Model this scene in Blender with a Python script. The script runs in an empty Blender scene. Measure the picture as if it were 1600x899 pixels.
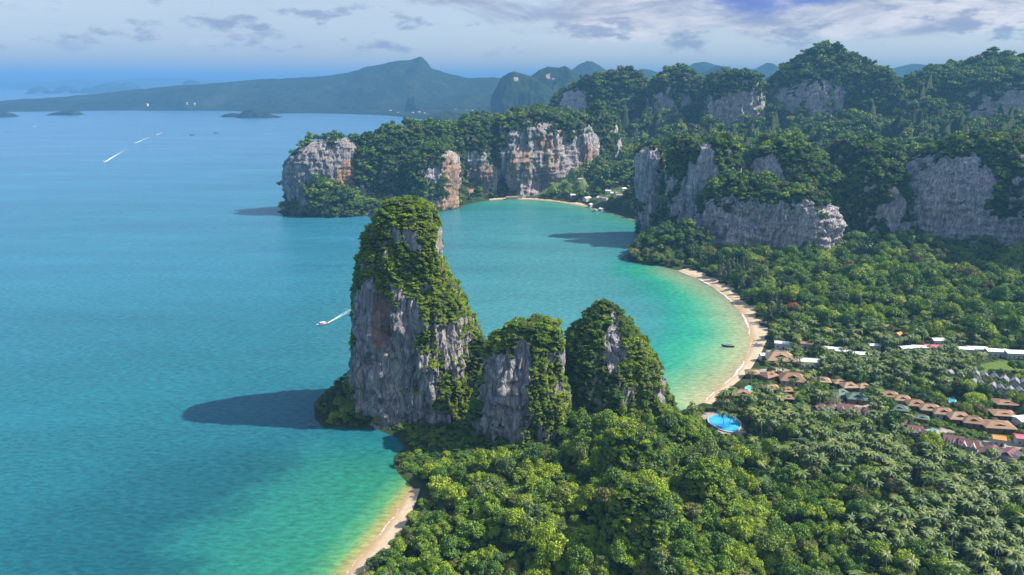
import bpy, math, random
import numpy as np

# ------------------------------------------------------------------ camera, sky, sun, exposure
scene = bpy.context.scene
COL = scene.collection
R = math.radians
FPX, HCAM = 1100.0, 200.0                       # focal length in photo pixels (1600 wide), drone height in metres
PITCH = math.atan(323.5 / FPX)
cam_data = bpy.data.cameras.new('camera')
cam_data.sensor_width = 36.0
cam_data.lens = 36.0 * FPX / 1600.0
cam_data.clip_start, cam_data.clip_end = 1.0, 150000.0
camera = bpy.data.objects.new('camera', cam_data)
camera.location = (0, 0, HCAM)
camera.rotation_euler = (math.pi / 2 - PITCH, 0, 0)
COL.objects.link(camera)
scene.camera = camera

SUN_AZ, SUN_EL = R(-5), R(45)                   # azimuth measured from +X (right of the view) towards -Y
SUN_DIR = np.array([math.cos(SUN_AZ) * math.cos(SUN_EL), -math.sin(SUN_AZ) * math.cos(SUN_EL), math.sin(SUN_EL)])
sun_data = bpy.data.lights.new('sun', 'SUN')
sun_data.energy, sun_data.angle, sun_data.color = 5.0, R(0.53), (1.0, 0.93, 0.82)
sun = bpy.data.objects.new('sun', sun_data)
sun.rotation_euler = (0, math.pi / 2 - SUN_EL, -SUN_AZ)
COL.objects.link(sun)

scene.view_settings.view_transform = 'Standard'
scene.view_settings.look = 'None'
scene.view_settings.exposure = 0.9
scene.view_settings.gamma = 1.0
scene.view_settings.use_curve_mapping = False
cy = scene.cycles
cy.use_denoising = True
cy.max_bounces = 4; cy.diffuse_bounces = 3; cy.glossy_bounces = 2; cy.transmission_bounces = 2
cy.volume_bounces = 1; cy.transparent_max_bounces = 4
cy.caustics_reflective = cy.caustics_refractive = False
cy.sample_clamp_indirect = 3.0


class NT:
    """small helper for node trees"""
    def __init__(self, tree):
        self.t = tree
        for n in list(tree.nodes):
            tree.nodes.remove(n)
    def n(self, kind, ins=None, **props):
        nd = self.t.nodes.new(kind)
        for k, v in props.items():
            setattr(nd, k, v)
        for k, v in (ins or {}).items():
            s = nd.inputs[k]
            if isinstance(v, tuple) and len(v) == 2 and hasattr(v[0], 'outputs'):
                self.t.links.new(v[0].outputs[v[1]], s)
            elif hasattr(v, 'outputs'):
                self.t.links.new(v.outputs[0], s)
            else:
                s.default_value = v
        return nd
    def math(self, op, a, b=None, c=None, clamp=False):
        d = {0: a}
        if b is not None: d[1] = b
        if c is not None: d[2] = c
        return self.n('ShaderNodeMath', d, operation=op, use_clamp=clamp)
    def sstep(self, v, lo, hi):
        return self.n('ShaderNodeMapRange', {0: v, 1: lo, 2: hi, 3: 0.0, 4: 1.0}, interpolation_type='SMOOTHSTEP')
    def mix(self, f, a, b, blend='MIX'):
        nd = self.n('ShaderNodeMix', None, data_type='RGBA', blend_type=blend)
        for s, v in ((nd.inputs[0], f), (nd.inputs[6], a), (nd.inputs[7], b)):
            if isinstance(v, tuple) and len(v) == 2 and hasattr(v[0], 'outputs'):
                self.t.links.new(v[0].outputs[v[1]], s)
            elif hasattr(v, 'outputs'):
                self.t.links.new(v.outputs[2] if v.bl_idname == 'ShaderNodeMix' else v.outputs[0], s)
            else:
                s.default_value = v
        return (nd, 2)


def rgb(r, g, b, a=1.0):
    return (r, g, b, a)


def srgb(r, g, b, k=1.0):
    f = lambda c: ((c / 255 + 0.055) / 1.055) ** 2.4 if c > 10 else c / 255 / 12.92
    return np.array([f(r) * k, f(g) * k, f(b) * k])


# --- sky: Nishita air with layers of broken cloud, all of it a function of direction only
world = bpy.data.worlds.new('World')
scene.world = world
world.use_nodes = True
w = NT(world.node_tree)
sky = w.n('ShaderNodeTexSky', None, sky_type='NISHITA', sun_disc=False, sun_elevation=SUN_EL,
          sun_rotation=math.pi / 2 + SUN_AZ, altitude=200.0, air_density=1.0, dust_density=1.5, ozone_density=2.0)
tc = w.n('ShaderNodeTexCoord')
sx = w.n('ShaderNodeSeparateXYZ', {0: (tc, 'Generated')})
az = w.math('ARCTAN2', (sx, 0), (sx, 1))
el = w.math('ARCSINE', (sx, 2))
def skyco(ka, ke, oz):
    return w.n('ShaderNodeCombineXYZ', {0: w.math('MULTIPLY', az, ka), 1: w.math('MULTIPLY', el, ke), 2: oz})
n_small = w.n('ShaderNodeTexNoise', {'Vector': skyco(15, 40, 3.4), 'Scale': 1.0, 'Detail': 8.0, 'Roughness': 0.6})
n_big = w.n('ShaderNodeTexNoise', {'Vector': skyco(5.2, 17.0, 1.15), 'Scale': 1.0, 'Detail': 8.0, 'Roughness': 0.58, 'Distortion': 0.4})
n_shade = w.n('ShaderNodeTexNoise', {'Vector': skyco(6.5, 26.0, 7.7), 'Scale': 1.0, 'Detail': 8.0, 'Roughness': 0.62, 'Distortion': 0.5})
n_veil = w.n('ShaderNodeTexNoise', {'Vector': skyco(2.0, 9.0, 5.2), 'Scale': 1.0, 'Detail': 4.0})
air = w.n('ShaderNodeVectorMath', {0: (sky, 0), 1: (0.15, 0.15, 0.15)}, operation='MULTIPLY')
# thin overall veil
veil = w.math('MULTIPLY', w.math('MULTIPLY_ADD', (n_veil, 0), 0.35, 0.55), w.math('MULTIPLY_ADD', w.sstep(el, 0.10, 0.6), -0.85, 1.0))
c1 = w.mix(veil, (air, 0), rgb(0.27, 0.29, 0.345))
# heavy cloud bank in the right half of the sky, thinning out to the left
bank = w.math('MULTIPLY', w.sstep(az, -0.15, 0.38), w.sstep(el, 0.03, 0.08))
bmask = w.math('MULTIPLY', w.sstep(w.math('ADD', (n_big, 0), w.math('MULTIPLY_ADD', bank, 0.34, -0.11)), 0.46, 0.60), w.sstep(el, 0.015, 0.05))
bcol = w.mix(w.sstep((n_shade, 0), 0.36, 0.66), rgb(0.20, 0.22, 0.30), rgb(0.54, 0.51, 0.52))
c2 = w.mix(w.math('MULTIPLY', bmask, w.math('MULTIPLY_ADD', w.sstep(el, 0.2, 0.8), -0.65, 0.85)), c1, bcol)
# a gap of deep blue-grey rain cloud
def blob(a0, e0, ra, re):
    da = w.math('DIVIDE', w.math('SUBTRACT', az, a0), ra)
    de = w.math('DIVIDE', w.math('SUBTRACT', el, e0), re)
    return w.math('SQRT', w.math('ADD', w.math('MULTIPLY', da, da), w.math('MULTIPLY', de, de)))
dk = blob(0.335, 0.112, 0.10, 0.030)
dmask = w.math('SUBTRACT', 1.0, w.sstep(w.math('ADD', dk, w.math('MULTIPLY_ADD', (n_shade, 0), 2.4, -1.2)), 0.45, 1.25))
c3 = w.mix(w.math('MULTIPLY', dmask, 0.85), c2, rgb(0.07, 0.11, 0.36))
# scattered small grey-blue cumulus low over the horizon
band = w.math('MULTIPLY', w.sstep(el, 0.026, 0.045), w.math('SUBTRACT', 1.0, w.sstep(el, 0.075, 0.14)))
smask = w.math('MULTIPLY', w.sstep((n_small, 0), 0.53, 0.66), band)
c4 = w.mix(w.math('MULTIPLY', smask, 0.8), c3, rgb(0.17, 0.20, 0.29))
bg = w.n('ShaderNodeBackground', {'Color': c4, 'Strength': 1.0})
w.n('ShaderNodeOutputWorld', {'Surface': bg})


# ------------------------------------------------------------------ photo pixel -> place in the world (building aid)
CP, SP = math.cos(PITCH), math.sin(PITCH)
def ray(px, py):
    u, v = (px - 800) / FPX, (449.5 - py) / FPX
    return u, CP + v * SP, -SP + v * CP
def on_ground(px, py, z=0.0):
    d = ray(px, py); t = (z - HCAM) / d[2]
    return d[0] * t, d[1] * t
def at_depth(px, py, Y):
    d = ray(px, py); t = Y / d[1]
    return d[0] * t, HCAM + d[2] * t
def project(x, y, z):
    zc = z - HCAM
    dep = y * CP - zc * SP
    up = y * SP + zc * CP
    dep = np.maximum(dep, 1e-3)
    return 800 + FPX * x / dep, 449.5 - FPX * up / dep, dep

# ------------------------------------------------------------------ noise
_rng = np.random.RandomState(11)
_perm = np.concatenate([_rng.permutation(256)] * 3).astype(np.int32)
_grad = _rng.normal(size=(256, 3)).astype(np.float32)
_grad /= np.linalg.norm(_grad, axis=1)[:, None]
def perlin(x, y, z):
    x, y, z = (np.asarray(a, np.float32) for a in np.broadcast_arrays(x, y, z))
    xi, yi, zi = np.floor(x), np.floor(y), np.floor(z)
    xf, yf, zf = x - xi, y - yi, z - zi
    xi, yi, zi = xi.astype(np.int32) & 255, yi.astype(np.int32) & 255, zi.astype(np.int32) & 255
    u, v, t = (f * f * f * (f * (f * 6 - 15) + 10) for f in (xf, yf, zf))
    def c(i, j, k):
        g = _grad[_perm[_perm[_perm[xi + i] + yi + j] + zi + k]]
        return g[..., 0] * (xf - i) + g[..., 1] * (yf - j) + g[..., 2] * (zf - k)
    a = c(0, 0, 0) * (1 - u) + c(1, 0, 0) * u
    b = c(0, 1, 0) * (1 - u) + c(1, 1, 0) * u
    e = c(0, 0, 1) * (1 - u) + c(1, 0, 1) * u
    f = c(0, 1, 1) * (1 - u) + c(1, 1, 1) * u
    return ((a * (1 - v) + b * v) * (1 - t) + (e * (1 - v) + f * v) * t) * 1.6
def fbm(x, y, z, oct=4, gain=0.5):
    s, a, f = 0, 1.0, 1.0
    for i in range(oct):
        s = s + a * perlin(x * f + i * 17.3, y * f + i * 9.1, z * f - i * 5.7)
        a *= gain; f *= 2.03
    return s
def sm(v, lo, hi):
    t = np.clip((v - lo) / (hi - lo), 0, 1)
    return t * t * (3 - 2 * t)

# ------------------------------------------------------------------ mesh / object helpers
def mesh_np(name, verts, faces, mat=None, smooth=False):
    """faces: (n,4) or (n,3) int array"""
    me = bpy.data.meshes.new(name)
    verts = np.asarray(verts, np.float32)
    me.vertices.add(len(verts)); me.vertices.foreach_set('co', verts.ravel())
    if faces is not None and len(faces):
        faces = np.asarray(faces, np.int32); k = faces.shape[1]
        me.loops.add(faces.size); me.loops.foreach_set('vertex_index', faces.ravel())
        me.polygons.add(len(faces))
        me.polygons.foreach_set('loop_start', np.arange(0, faces.size, k, dtype=np.int32))
        me.polygons.foreach_set('loop_total', np.full(len(faces), k, np.int32))
        me.polygons.foreach_set('use_smooth', np.full(len(faces), bool(smooth)))
    me.update(calc_edges=True)
    if mat: me.materials.append(mat)
    return me
def obj(name, me, parent=None, loc=(0, 0, 0), rz=0.0):
    o = bpy.data.objects.new(name, me)
    o.location = loc; o.rotation_euler = (0, 0, rz)
    if parent: o.parent = parent
    COL.objects.link(o)
    return o
def tag(o, label=None, cat=None, group=None, kind=None):
    for k, v in (('label', label), ('category', cat), ('group', group), ('kind', kind)):
        if v: o[k] = v
    return o
def empty(name, loc, rz=0.0):
    return obj(name, None, None, loc, rz)
def fattr(me, name, vals):
    a = me.attributes.new(name, 'FLOAT', 'POINT'); a.data.foreach_set('value', np.asarray(vals, np.float32).ravel())
def cattr(me, name, cols):
    a = me.attributes.new(name, 'FLOAT_COLOR', 'POINT')
    c = np.ones((len(cols), 4), np.float32); c[:, :3] = cols
    a.data.foreach_set('color', c.ravel())
def grid_faces(n, m, wrap=False):
    """n rows, m columns"""
    i = np.arange(n - 1)[:, None]; j = np.arange(m if wrap else m - 1)[None, :]
    j2 = (j + 1) % m
    a = i * m + j; b = i * m + j2; c = (i + 1) * m + j2; d = (i + 1) * m + j
    return np.stack(np.broadcast_arrays(a, b, c, d), -1).reshape(-1, 4)

class MB:
    """collects polygons for one part"""
    def __init__(self): self.v, self.f = [], []
    def poly(self, pts):
        n = len(self.v); self.v += [tuple(p) for p in pts]; self.f.append(tuple(range(n, n + len(pts))))
    def box(self, x0, x1, y0, y1, z0, z1):
        n = len(self.v)
        self.v += [(x, y, z) for z in (z0, z1) for x, y in ((x0, y0), (x1, y0), (x1, y1), (x0, y1))]
        for f in ((3, 2, 1, 0), (4, 5, 6, 7), (0, 1, 5, 4), (1, 2, 6, 5), (2, 3, 7, 6), (3, 0, 4, 7)):
            self.f.append(tuple(n + k for k in f))
    def prism(self, pts, dz):
        n = len(self.v); m = len(pts)
        self.v += [tuple(p) for p in pts] + [(p[0], p[1], p[2] + dz) for p in pts]
        self.f.append(tuple(n + k for k in range(m))[::-1]); self.f.append(tuple(n + m + k for k in range(m)))
        for k in range(m): self.f.append((n + k, n + (k + 1) % m, n + m + (k + 1) % m, n + m + k))
    def mesh(self, name, mat, smooth=False):
        me = bpy.data.meshes.new(name); me.from_pydata(self.v, [], self.f); me.update()
        if mat: me.materials.append(mat)
        if smooth:
            me.polygons.foreach_set('use_smooth', np.ones(len(me.polygons), bool))
        return me
    def build(self, name, mat, parent=None, loc=(0, 0, 0), rz=0.0, smooth=False):
        return obj(name, self.mesh(name, mat, smooth), parent, loc, rz)

def material(name):
    m = bpy.data.materials.new(name); m.use_nodes = True
    return m, NT(m.node_tree)
def simple(name, col, rough=0.7, var=0.25, scale=0.6, spec=0.3, bump=0.0):
    """plain colour with uneven fading and dirt"""
    m, t = material(name)
    co = t.n('ShaderNodeTexCoord')
    no = t.n('ShaderNodeTexNoise', {'Vector': (co, 'Object'), 'Scale': scale, 'Detail': 6.0, 'Roughness': 0.65})
    oi = t.n('ShaderNodeObjectInfo')
    f = t.math('ADD', t.math('MULTIPLY_ADD', (no, 0), 2 * var, 1 - var), t.math('MULTIPLY_ADD', (oi, 'Random'), 0.2, -0.1))
    c = t.n('ShaderNodeVectorMath', {0: tuple(col[:3]), 1: f}, operation='MULTIPLY')
    p = t.n('ShaderNodeBsdfPrincipled', {'Base Color': (c, 0), 'Roughness': rough, 'Specular IOR Level': spec})
    t.n('ShaderNodeOutputMaterial', {'Surface': p})
    return m

# ------------------------------------------------------------------ materials
def leaf_material(name, dark, mid, lime, transl=0.22):
    m, t = material(name)
    ti = t.n('ShaderNodeAttribute', None, attribute_type='INSTANCER', attribute_name='tint')
    ge = t.n('ShaderNodeNewGeometry')
    f = t.math('ADD', (ti, 'Fac'), t.math('MULTIPLY_ADD', (ge, 'Random Per Island'), 0.36, -0.18), clamp=True)
    cr = t.n('ShaderNodeValToRGB', {0: f})
    e = cr.color_ramp.elements
    e[0].position, e[0].color = 0.0, rgb(*dark); e[1].position, e[1].color = 1.0, rgb(*lime)
    k = e.new(0.5); k.color = rgb(*mid)
    oi = t.n('ShaderNodeObjectInfo')           # some trees are dry or olive, some grey-green
    c = (cr, 0)
    if name == 'broadleaf_foliage':
        c = t.mix(t.math('MULTIPLY', t.sstep((oi, 'Random'), 0.88, 0.97), 0.6), c, rgb(0.20, 0.15, 0.055))
        c = t.mix(t.math('MULTIPLY', t.sstep((oi, 'Random'), 0.14, 0.05), 0.65), c, rgb(0.075, 0.115, 0.055))
    elif name == 'palm_frond':
        c = t.mix(t.math('MULTIPLY', t.sstep((ge, 'Random Per Island'), 0.84, 0.92), 0.7), c, rgb(0.22, 0.16, 0.07))
    d = t.n('ShaderNodeBsdfDiffuse', {'Color': c})
    tr = t.n('ShaderNodeBsdfTranslucent', {'Color': c})
    g = t.n('ShaderNodeBsdfGlossy', {'Color': rgb(0.9, 0.95, 1), 'Roughness': 0.5})
    s1 = t.n('ShaderNodeMixShader', {0: transl, 1: d, 2: tr})
    s2 = t.n('ShaderNodeMixShader', {0: 0.03, 1: s1, 2: g})
    t.n('ShaderNodeOutputMaterial', {'Surface': s2})
    return m
M = {}
M['leaf'] = leaf_material('broadleaf_foliage', (0.018, 0.060, 0.008), (0.100, 0.205, 0.012), (0.32, 0.41, 0.018))
M['palm'] = leaf_material('palm_frond', (0.045, 0.090, 0.013), (0.105, 0.165, 0.022), (0.21, 0.24, 0.04), 0.25)
M['casuarina'] = leaf_material('casuarina_needles', (0.05, 0.08, 0.028), (0.085, 0.12, 0.045), (0.13, 0.17, 0.055))
M['flame'] = leaf_material('flame_tree_blossom', (0.25, 0.05, 0.012), (0.42, 0.11, 0.02), (0.45, 0.2, 0.02))
M['bark'] = simple('bark', (0.16, 0.13, 0.10), 0.9, 0.3, 1.5)
M['bare'] = simple('bare_branch', (0.36, 0.31, 0.27), 0.9, 0.25, 1.5)
M['palm_bark'] = simple('palm_bark', (0.27, 0.23, 0.18), 0.9, 0.3, 2.0)

def rock_material():
    m, t = material('limestone')
    geo = t.n('ShaderNodeNewGeometry')
    veg = t.n('ShaderNodeAttribute', None, attribute_type='GEOMETRY', attribute_name='veg')
    st = t.n('ShaderNodeAttribute', None, attribute_type='GEOMETRY', attribute_name='stain')
    def no(scale, zs, det=6.0, rough=0.6, dist=0.0):
        mp = t.n('ShaderNodeMapping', {'Vector': (geo, 'Position'), 'Scale': (scale, scale, scale * zs)})
        return t.n('ShaderNodeTexNoise', {'Vector': mp, 'Scale': 1.0, 'Detail': det, 'Roughness': rough, 'Distortion': dist})
    streak = no(0.50, 0.13, 9.0, 0.7, 0.5)        # water runs
    streak2 = no(0.16, 0.12, 6.0, 0.6, 0.4)
    patch = no(0.05, 0.6, 5.0)
    fine = no(0.9, 0.45, 9.0, 0.75)
    pl = t.n('ShaderNodeAttribute', None, attribute_type='GEOMETRY', attribute_name='pale')
    dk_ = t.mix((pl, 'Fac'), rgb(0.055, 0.052, 0.052), rgb(0.26, 0.24, 0.26))
    lt_ = t.mix((pl, 'Fac'), rgb(0.21, 0.195, 0.18), rgb(0.62, 0.57, 0.56))
    hi_ = t.mix((pl, 'Fac'), rgb(0.36, 0.32, 0.27), rgb(0.68, 0.62, 0.56))
    c = t.mix(t.sstep((streak, 0), 0.36, 0.60), dk_, lt_)
    c = t.mix(t.math('MULTIPLY', t.sstep((streak2, 0), 0.52, 0.64), 0.75), c, hi_)
    c = t.mix(t.math('MULTIPLY', t.sstep((fine, 0), 0.50, 0.38), 0.6), c, dk_)
    # warm iron stains, where the wall is dry
    sf = t.math('MULTIPLY', t.sstep(t.math('ADD', (st, 'Fac'), t.math('MULTIPLY_ADD', (streak2, 0), 1.2, -0.6)), 0.35, 0.75), t.math('MULTIPLY_ADD', (patch, 0), 1.3, 0.05), clamp=True)
    warm = t.mix(t.sstep((patch, 0), 0.44, 0.56), rgb(0.27, 0.10, 0.06), rgb(0.46, 0.28, 0.11))
    c = t.mix(sf, c, warm)
    gr = t.mix(t.sstep((fine, 0), 0.4, 0.6), rgb(0.016, 0.028, 0.008), rgb(0.05, 0.075, 0.018))
    vf = t.sstep(t.math('ADD', (veg, 'Fac'), t.math('MULTIPLY_ADD', (fine, 0), 0.8, -0.4)), 0.35, 0.6)
    c = t.mix(vf, c, gr)
    mpv = t.n('ShaderNodeMapping', {'Vector': (geo, 'Position'), 'Scale': (0.22, 0.22, 0.07)})
    vo = t.n('ShaderNodeTexVoronoi', {'Vector': mpv, 'Scale': 1.0, 'Randomness': 1.0}, feature='DISTANCE_TO_EDGE')
    ck = t.sstep((vo, 0), 0.0, 0.10)
    c = t.mix(t.math('MULTIPLY', t.math('SUBTRACT', 1.0, ck), t.math('MULTIPLY_ADD', vf, -0.55, 0.55)), c, dk_)
    h = t.math('ADD', t.math('ADD', t.math('MULTIPLY', (streak, 0), 1.0), t.math('MULTIPLY', (fine, 0), 0.9)), t.math('MULTIPLY', ck, 0.5))
    b = t.n('ShaderNodeBump', {'Height': h, 'Strength': 1.0, 'Distance': 2.2})
    p = t.n('ShaderNodeBsdfPrincipled', {'Base Color': c, 'Roughness': 0.92, 'Specular IOR Level': 0.15, 'Normal': (b, 0)})
    t.n('ShaderNodeOutputMaterial', {'Surface': p})
    return m
M['rock'] = rock_material()

def far_material():
    """forested hills kilometres away, bare limestone where marked"""
    m, t = material('distant_forest')
    geo = t.n('ShaderNodeNewGeometry')
    bare = t.n('ShaderNodeAttribute', None, attribute_type='GEOMETRY', attribute_name='bare')
    a = t.n('ShaderNodeTexNoise', {'Vector': (geo, 'Position'), 'Scale': 0.035, 'Detail': 6.0, 'Roughness': 0.7})
    b = t.n('ShaderNodeTexNoise', {'Vector': (geo, 'Position'), 'Scale': 0.004, 'Detail': 4.0})
    c = t.mix(t.sstep((a, 0), 0.35, 0.65), rgb(0.008, 0.018, 0.008), rgb(0.030, 0.048, 0.016))
    c = t.mix(t.math('MULTIPLY', t.sstep((b, 0), 0.55, 0.7), 0.35), c, rgb(0.06, 0.08, 0.03))
    c = t.mix(t.sstep(t.math('ADD', (bare, 'Fac'), t.math('MULTIPLY_ADD', (a, 0), 0.8, -0.4)), 0.45, 0.6), c, rgb(0.36, 0.27, 0.22))
    bp = t.n('ShaderNodeBump', {'Height': (a, 0), 'Strength': 1.0, 'Distance': 14.0})
    p = t.n('ShaderNodeBsdfDiffuse', {'Color': c, 'Normal': (bp, 0)})
    t.n('ShaderNodeOutputMaterial', {'Surface': p})
    return m
M['far'] = far_material()

def land_material():
    m, t = material('ground_cover')
    col = t.n('ShaderNodeAttribute', None, attribute_type='GEOMETRY', attribute_name='ground_colour')
    geo = t.n('ShaderNodeNewGeometry')
    a = t.n('ShaderNodeTexNoise', {'Vector': (geo, 'Position'), 'Scale': 0.45, 'Detail': 7.0, 'Roughness': 0.7})
    f = t.math('MULTIPLY_ADD', (a, 0), 1.3, 0.35)
    c = t.n('ShaderNodeVectorMath', {0: (col, 'Color'), 1: f}, operation='MULTIPLY')
    bp = t.n('ShaderNodeBump', {'Height': (a, 0), 'Strength': 0.7, 'Distance': 0.8})
    p = t.n('ShaderNodeBsdfPrincipled', {'Base Color': (c, 0), 'Roughness': 0.95, 'Specular IOR Level': 0.1, 'Normal': (bp, 0)})
    t.n('ShaderNodeOutputMaterial', {'Surface': p})
    return m
M['land'] = land_material()

def sand_material():
    m, t = material('beach_sand')
    col = t.n('ShaderNodeAttribute', None, attribute_type='GEOMETRY', attribute_name='wet')
    geo = t.n('ShaderNodeNewGeometry')
    a = t.n('ShaderNodeTexNoise', {'Vector': (geo, 'Position'), 'Scale': 0.22, 'Detail': 8.0, 'Roughness': 0.7})
    b = t.n('ShaderNodeTexNoise', {'Vector': (geo, 'Position'), 'Scale': 1.7, 'Detail': 4.0, 'Roughness': 0.7})
    dry = t.mix(t.sstep((a, 0), 0.35, 0.65), rgb(0.42, 0.32, 0.21), rgb(0.52, 0.43, 0.31))
    c = t.mix((col, 'Fac'), dry, rgb(0.34, 0.23, 0.11))
    c = t.mix(t.math('MULTIPLY', t.sstep((b, 0), 0.62, 0.74), 0.55), c, rgb(0.20, 0.15, 0.09))   # wrack and litter
    bp = t.n('ShaderNodeBump', {'Height': (b, 0), 'Strength': 0.5, 'Distance': 0.3})
    rg = t.math('MULTIPLY_ADD', (col, 'Fac'), -0.45, 0.95)
    p = t.n('ShaderNodeBsdfPrincipled', {'Base Color': c, 'Roughness': rg, 'Specular IOR Level': 0.3, 'Normal': (bp, 0)})
    t.n('ShaderNodeOutputMaterial', {'Surface': p})
    return m
M['sand'] = sand_material()

def sea_material():
    m, t = material('sea_water')
    col = t.n('ShaderNodeAttribute', None, attribute_type='GEOMETRY', attribute_name='water_colour')
    geo = t.n('ShaderNodeNewGeometry')
    def no(s, det=3.0, sc=(1, 1, 1), rough=0.5, rot=0.0):
        mp = t.n('ShaderNodeMapping', {'Vector': (geo, 'Position'), 'Scale': tuple(s * k for k in sc), 'Rotation': (0, 0, rot)})
        return t.n('ShaderNodeTexNoise', {'Vector': mp, 'Scale': 1.0, 'Detail': det, 'Roughness': rough})
    w1 = no(0.24, 5.0, (0.8, 1.9, 1), 0.65, 0.35)
    w2 = no(0.035, 3.0, (1, 1.5, 1), 0.5, 0.3)
    w3 = no(0.0045, 5.0, (0.5, 2.2, 1), 0.65, 0.25)       # wind lanes
    w4 = no(0.014, 6.0, (0.6, 1.8, 1), 0.65, 0.4)
    f = t.math('ADD', t.math('MULTIPLY_ADD', (w3, 0), 0.7, 0.47), t.math('MULTIPLY', (w4, 0), 0.36))
    f = t.math('ADD', f, t.math('MULTIPLY_ADD', (w1, 0), 1.7, -0.85))  # ripple light and shade put into the colour, lighter on the crests
    c = t.n('ShaderNodeVectorMath', {0: (col, 'Color'), 1: f}, operation='MULTIPLY')
    h = t.math('ADD', t.math('MULTIPLY', (w1, 0), 0.55), t.math('MULTIPLY', (w2, 0), 1.3))
    bp = t.n('ShaderNodeBump', {'Height': h, 'Strength': 1.0, 'Distance': 1.4})
    p = t.n('ShaderNodeBsdfPrincipled', {'Base Color': (c, 0), 'Roughness': t.math('MULTIPLY_ADD', (w3, 0), 0.2, 0.12), 'IOR': 1.33, 'Specular IOR Level': 0.18, 'Normal': (bp, 0)})
    t.n('ShaderNodeOutputMaterial', {'Surface': p})
    return m
M['sea'] = sea_material()

def foam_material():
    m, t = material('foam')
    geo = t.n('ShaderNodeNewGeometry')
    d = t.n('ShaderNodeAttribute', None, attribute_type='GEOMETRY', attribute_name='dense')
    a = t.n('ShaderNodeTexNoise', {'Vector': (geo, 'Position'), 'Scale': 0.7, 'Detail': 6.0, 'Roughness': 0.7})
    f = t.sstep(t.math('ADD', (a, 0), (d, 'Fac')), 0.62, 1.0)
    p = t.n('ShaderNodeBsdfDiffuse', {'Color': rgb(0.8, 0.82, 0.82)})
    tr = t.n('ShaderNodeBsdfTransparent')
    s = t.n('ShaderNodeMixShader', {0: f, 1: tr, 2: p})
    t.n('ShaderNodeOutputMaterial', {'Surface': s})
    return m
M['foam'] = foam_material()

# ------------------------------------------------------------------ coastline and ground
G = on_ground
BEACH_NEAR = [G(520, 960), G(541, 899), G(556, 878), G(578, 856), G(596, 832), G(612, 812), G(626, 792), G(640, 774), G(648, 764)]
BEACH_MAIN = [G(1098, 630), G(1118, 612), G(1142, 592), G(1158, 574), G(1170, 552), G(1174, 530), G(1168, 508), G(1157, 486), G(1140, 468), G(1116, 449), G(1088, 434), G(1060, 423)]
BEACH_FAR = [G(992, 345), G(972, 337), G(940, 328), G(905, 321), G(868, 315), G(830, 312), G(795, 311), G(765, 313)]
SHORE = ([(-170, -400), (-140, 60), (-100, 190)] + BEACH_NEAR
         + [G(634, 752), G(620, 738), G(614, 716), G(630, 700), G(620, 684), G(590, 672), G(540, 670), G(505, 668), G(492, 655), G(490, 630), G(510, 610),
            (-105, 448), (-70, 462), (-30, 455), (10, 438), (60, 446), (98, 430), G(1040, 650)]
         + BEACH_MAIN
         + [G(1030, 416), G(1000, 413), G(982, 410), G(980, 398), G(1000, 385), G(1018, 374), G(1032, 366), G(1010, 356)]
         + BEACH_FAR
         + [G(735, 318), G(712, 327), G(690, 331), G(660, 326), G(620, 334), G(590, 338), G(560, 333), G(500, 335), G(450, 335),
            (-372, 1100), (-372, 1150), (-300, 1235), (-180, 1290), (-60, 1370), (40, 1500), (-40, 1900), (-120, 2300), (-300, 2700), (-420, 3000)]
         + [(-200, 3300), (3000, 3300), (3500, -400)])
SHORE = np.array(SHORE, np.float64)

def seg_dist(x, y, pts):
    """distance to an open polyline"""
    best = np.full(np.shape(x), 1e12)
    for (ax, ay), (bx, by) in zip(pts[:-1], pts[1:]):
        dx, dy = bx - ax, by - ay
        t = np.clip(((x - ax) * dx + (y - ay) * dy) / (dx * dx + dy * dy + 1e-9), 0, 1)
        best = np.minimum(best, (x - ax - t * dx) ** 2 + (y - ay - t * dy) ** 2)
    return np.sqrt(best)
def inside(x, y, poly):
    r = np.zeros(np.shape(x), bool); n = len(poly)
    for i in range(n):
        (ax, ay), (bx, by) = poly[i], poly[(i + 1) % n]
        c = (ay > y) != (by > y)
        with np.errstate(divide='ignore', invalid='ignore'):
            r ^= c & (x < (bx - ax) * (y - ay) / (by - ay + 1e-12) + ax)
    return r
def shore_sd(x, y):
    d = seg_dist(x, y, np.vstack([SHORE, SHORE[:1]]))
    return np.where(inside(x, y, SHORE), d, -d)

# hills of the ground sheet: centre x, y, radii, height, rotation, edge steepness
DOMES = [
    (66, 280, 52, 104, 22, 0.12, 1.0), (10, 255, 55, 50, 12, 0.0, 1.0), (55, 385, 60, 36, 6, 0.0, 1.0), (0, 335, 50, 40, 5, 0.0, 1.0),
    (330, 880, 190, 60, 12, 0.0, 1.0), (560, 850, 190, 60, 9, 0.0, 1.0), (170, 820, 50, 40, 20, 0, 1), (830, 760, 260, 220, 70, 0, 1),
    (250, 1330, 230, 190, 52, 0.0, 1.0), (480, 1330, 300, 230, 80, 0.0, 1.0), (820, 1280, 330, 230, 88, 0.0, 1.0), (1150, 1250, 330, 280, 92, 0, 1),
    (330, 1130, 220, 130, 45, 0, 1), (700, 1080, 300, 150, 50, 0, 1), (330, 1700, 420, 260, 95, 0, 1), (900, 1650, 600, 330, 130, 0, 1),
    (-160, 1230, 130, 50, 20, 0.15, 1.0), (-280, 1115, 110, 40, 20, 0, 1), (120, 1360, 110, 80, 8, 0, 1),
    (140, 1500, 240, 130, 45, 0.0, 1), (90, 1900, 260, 300, 40, 0, 1),
]
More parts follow.
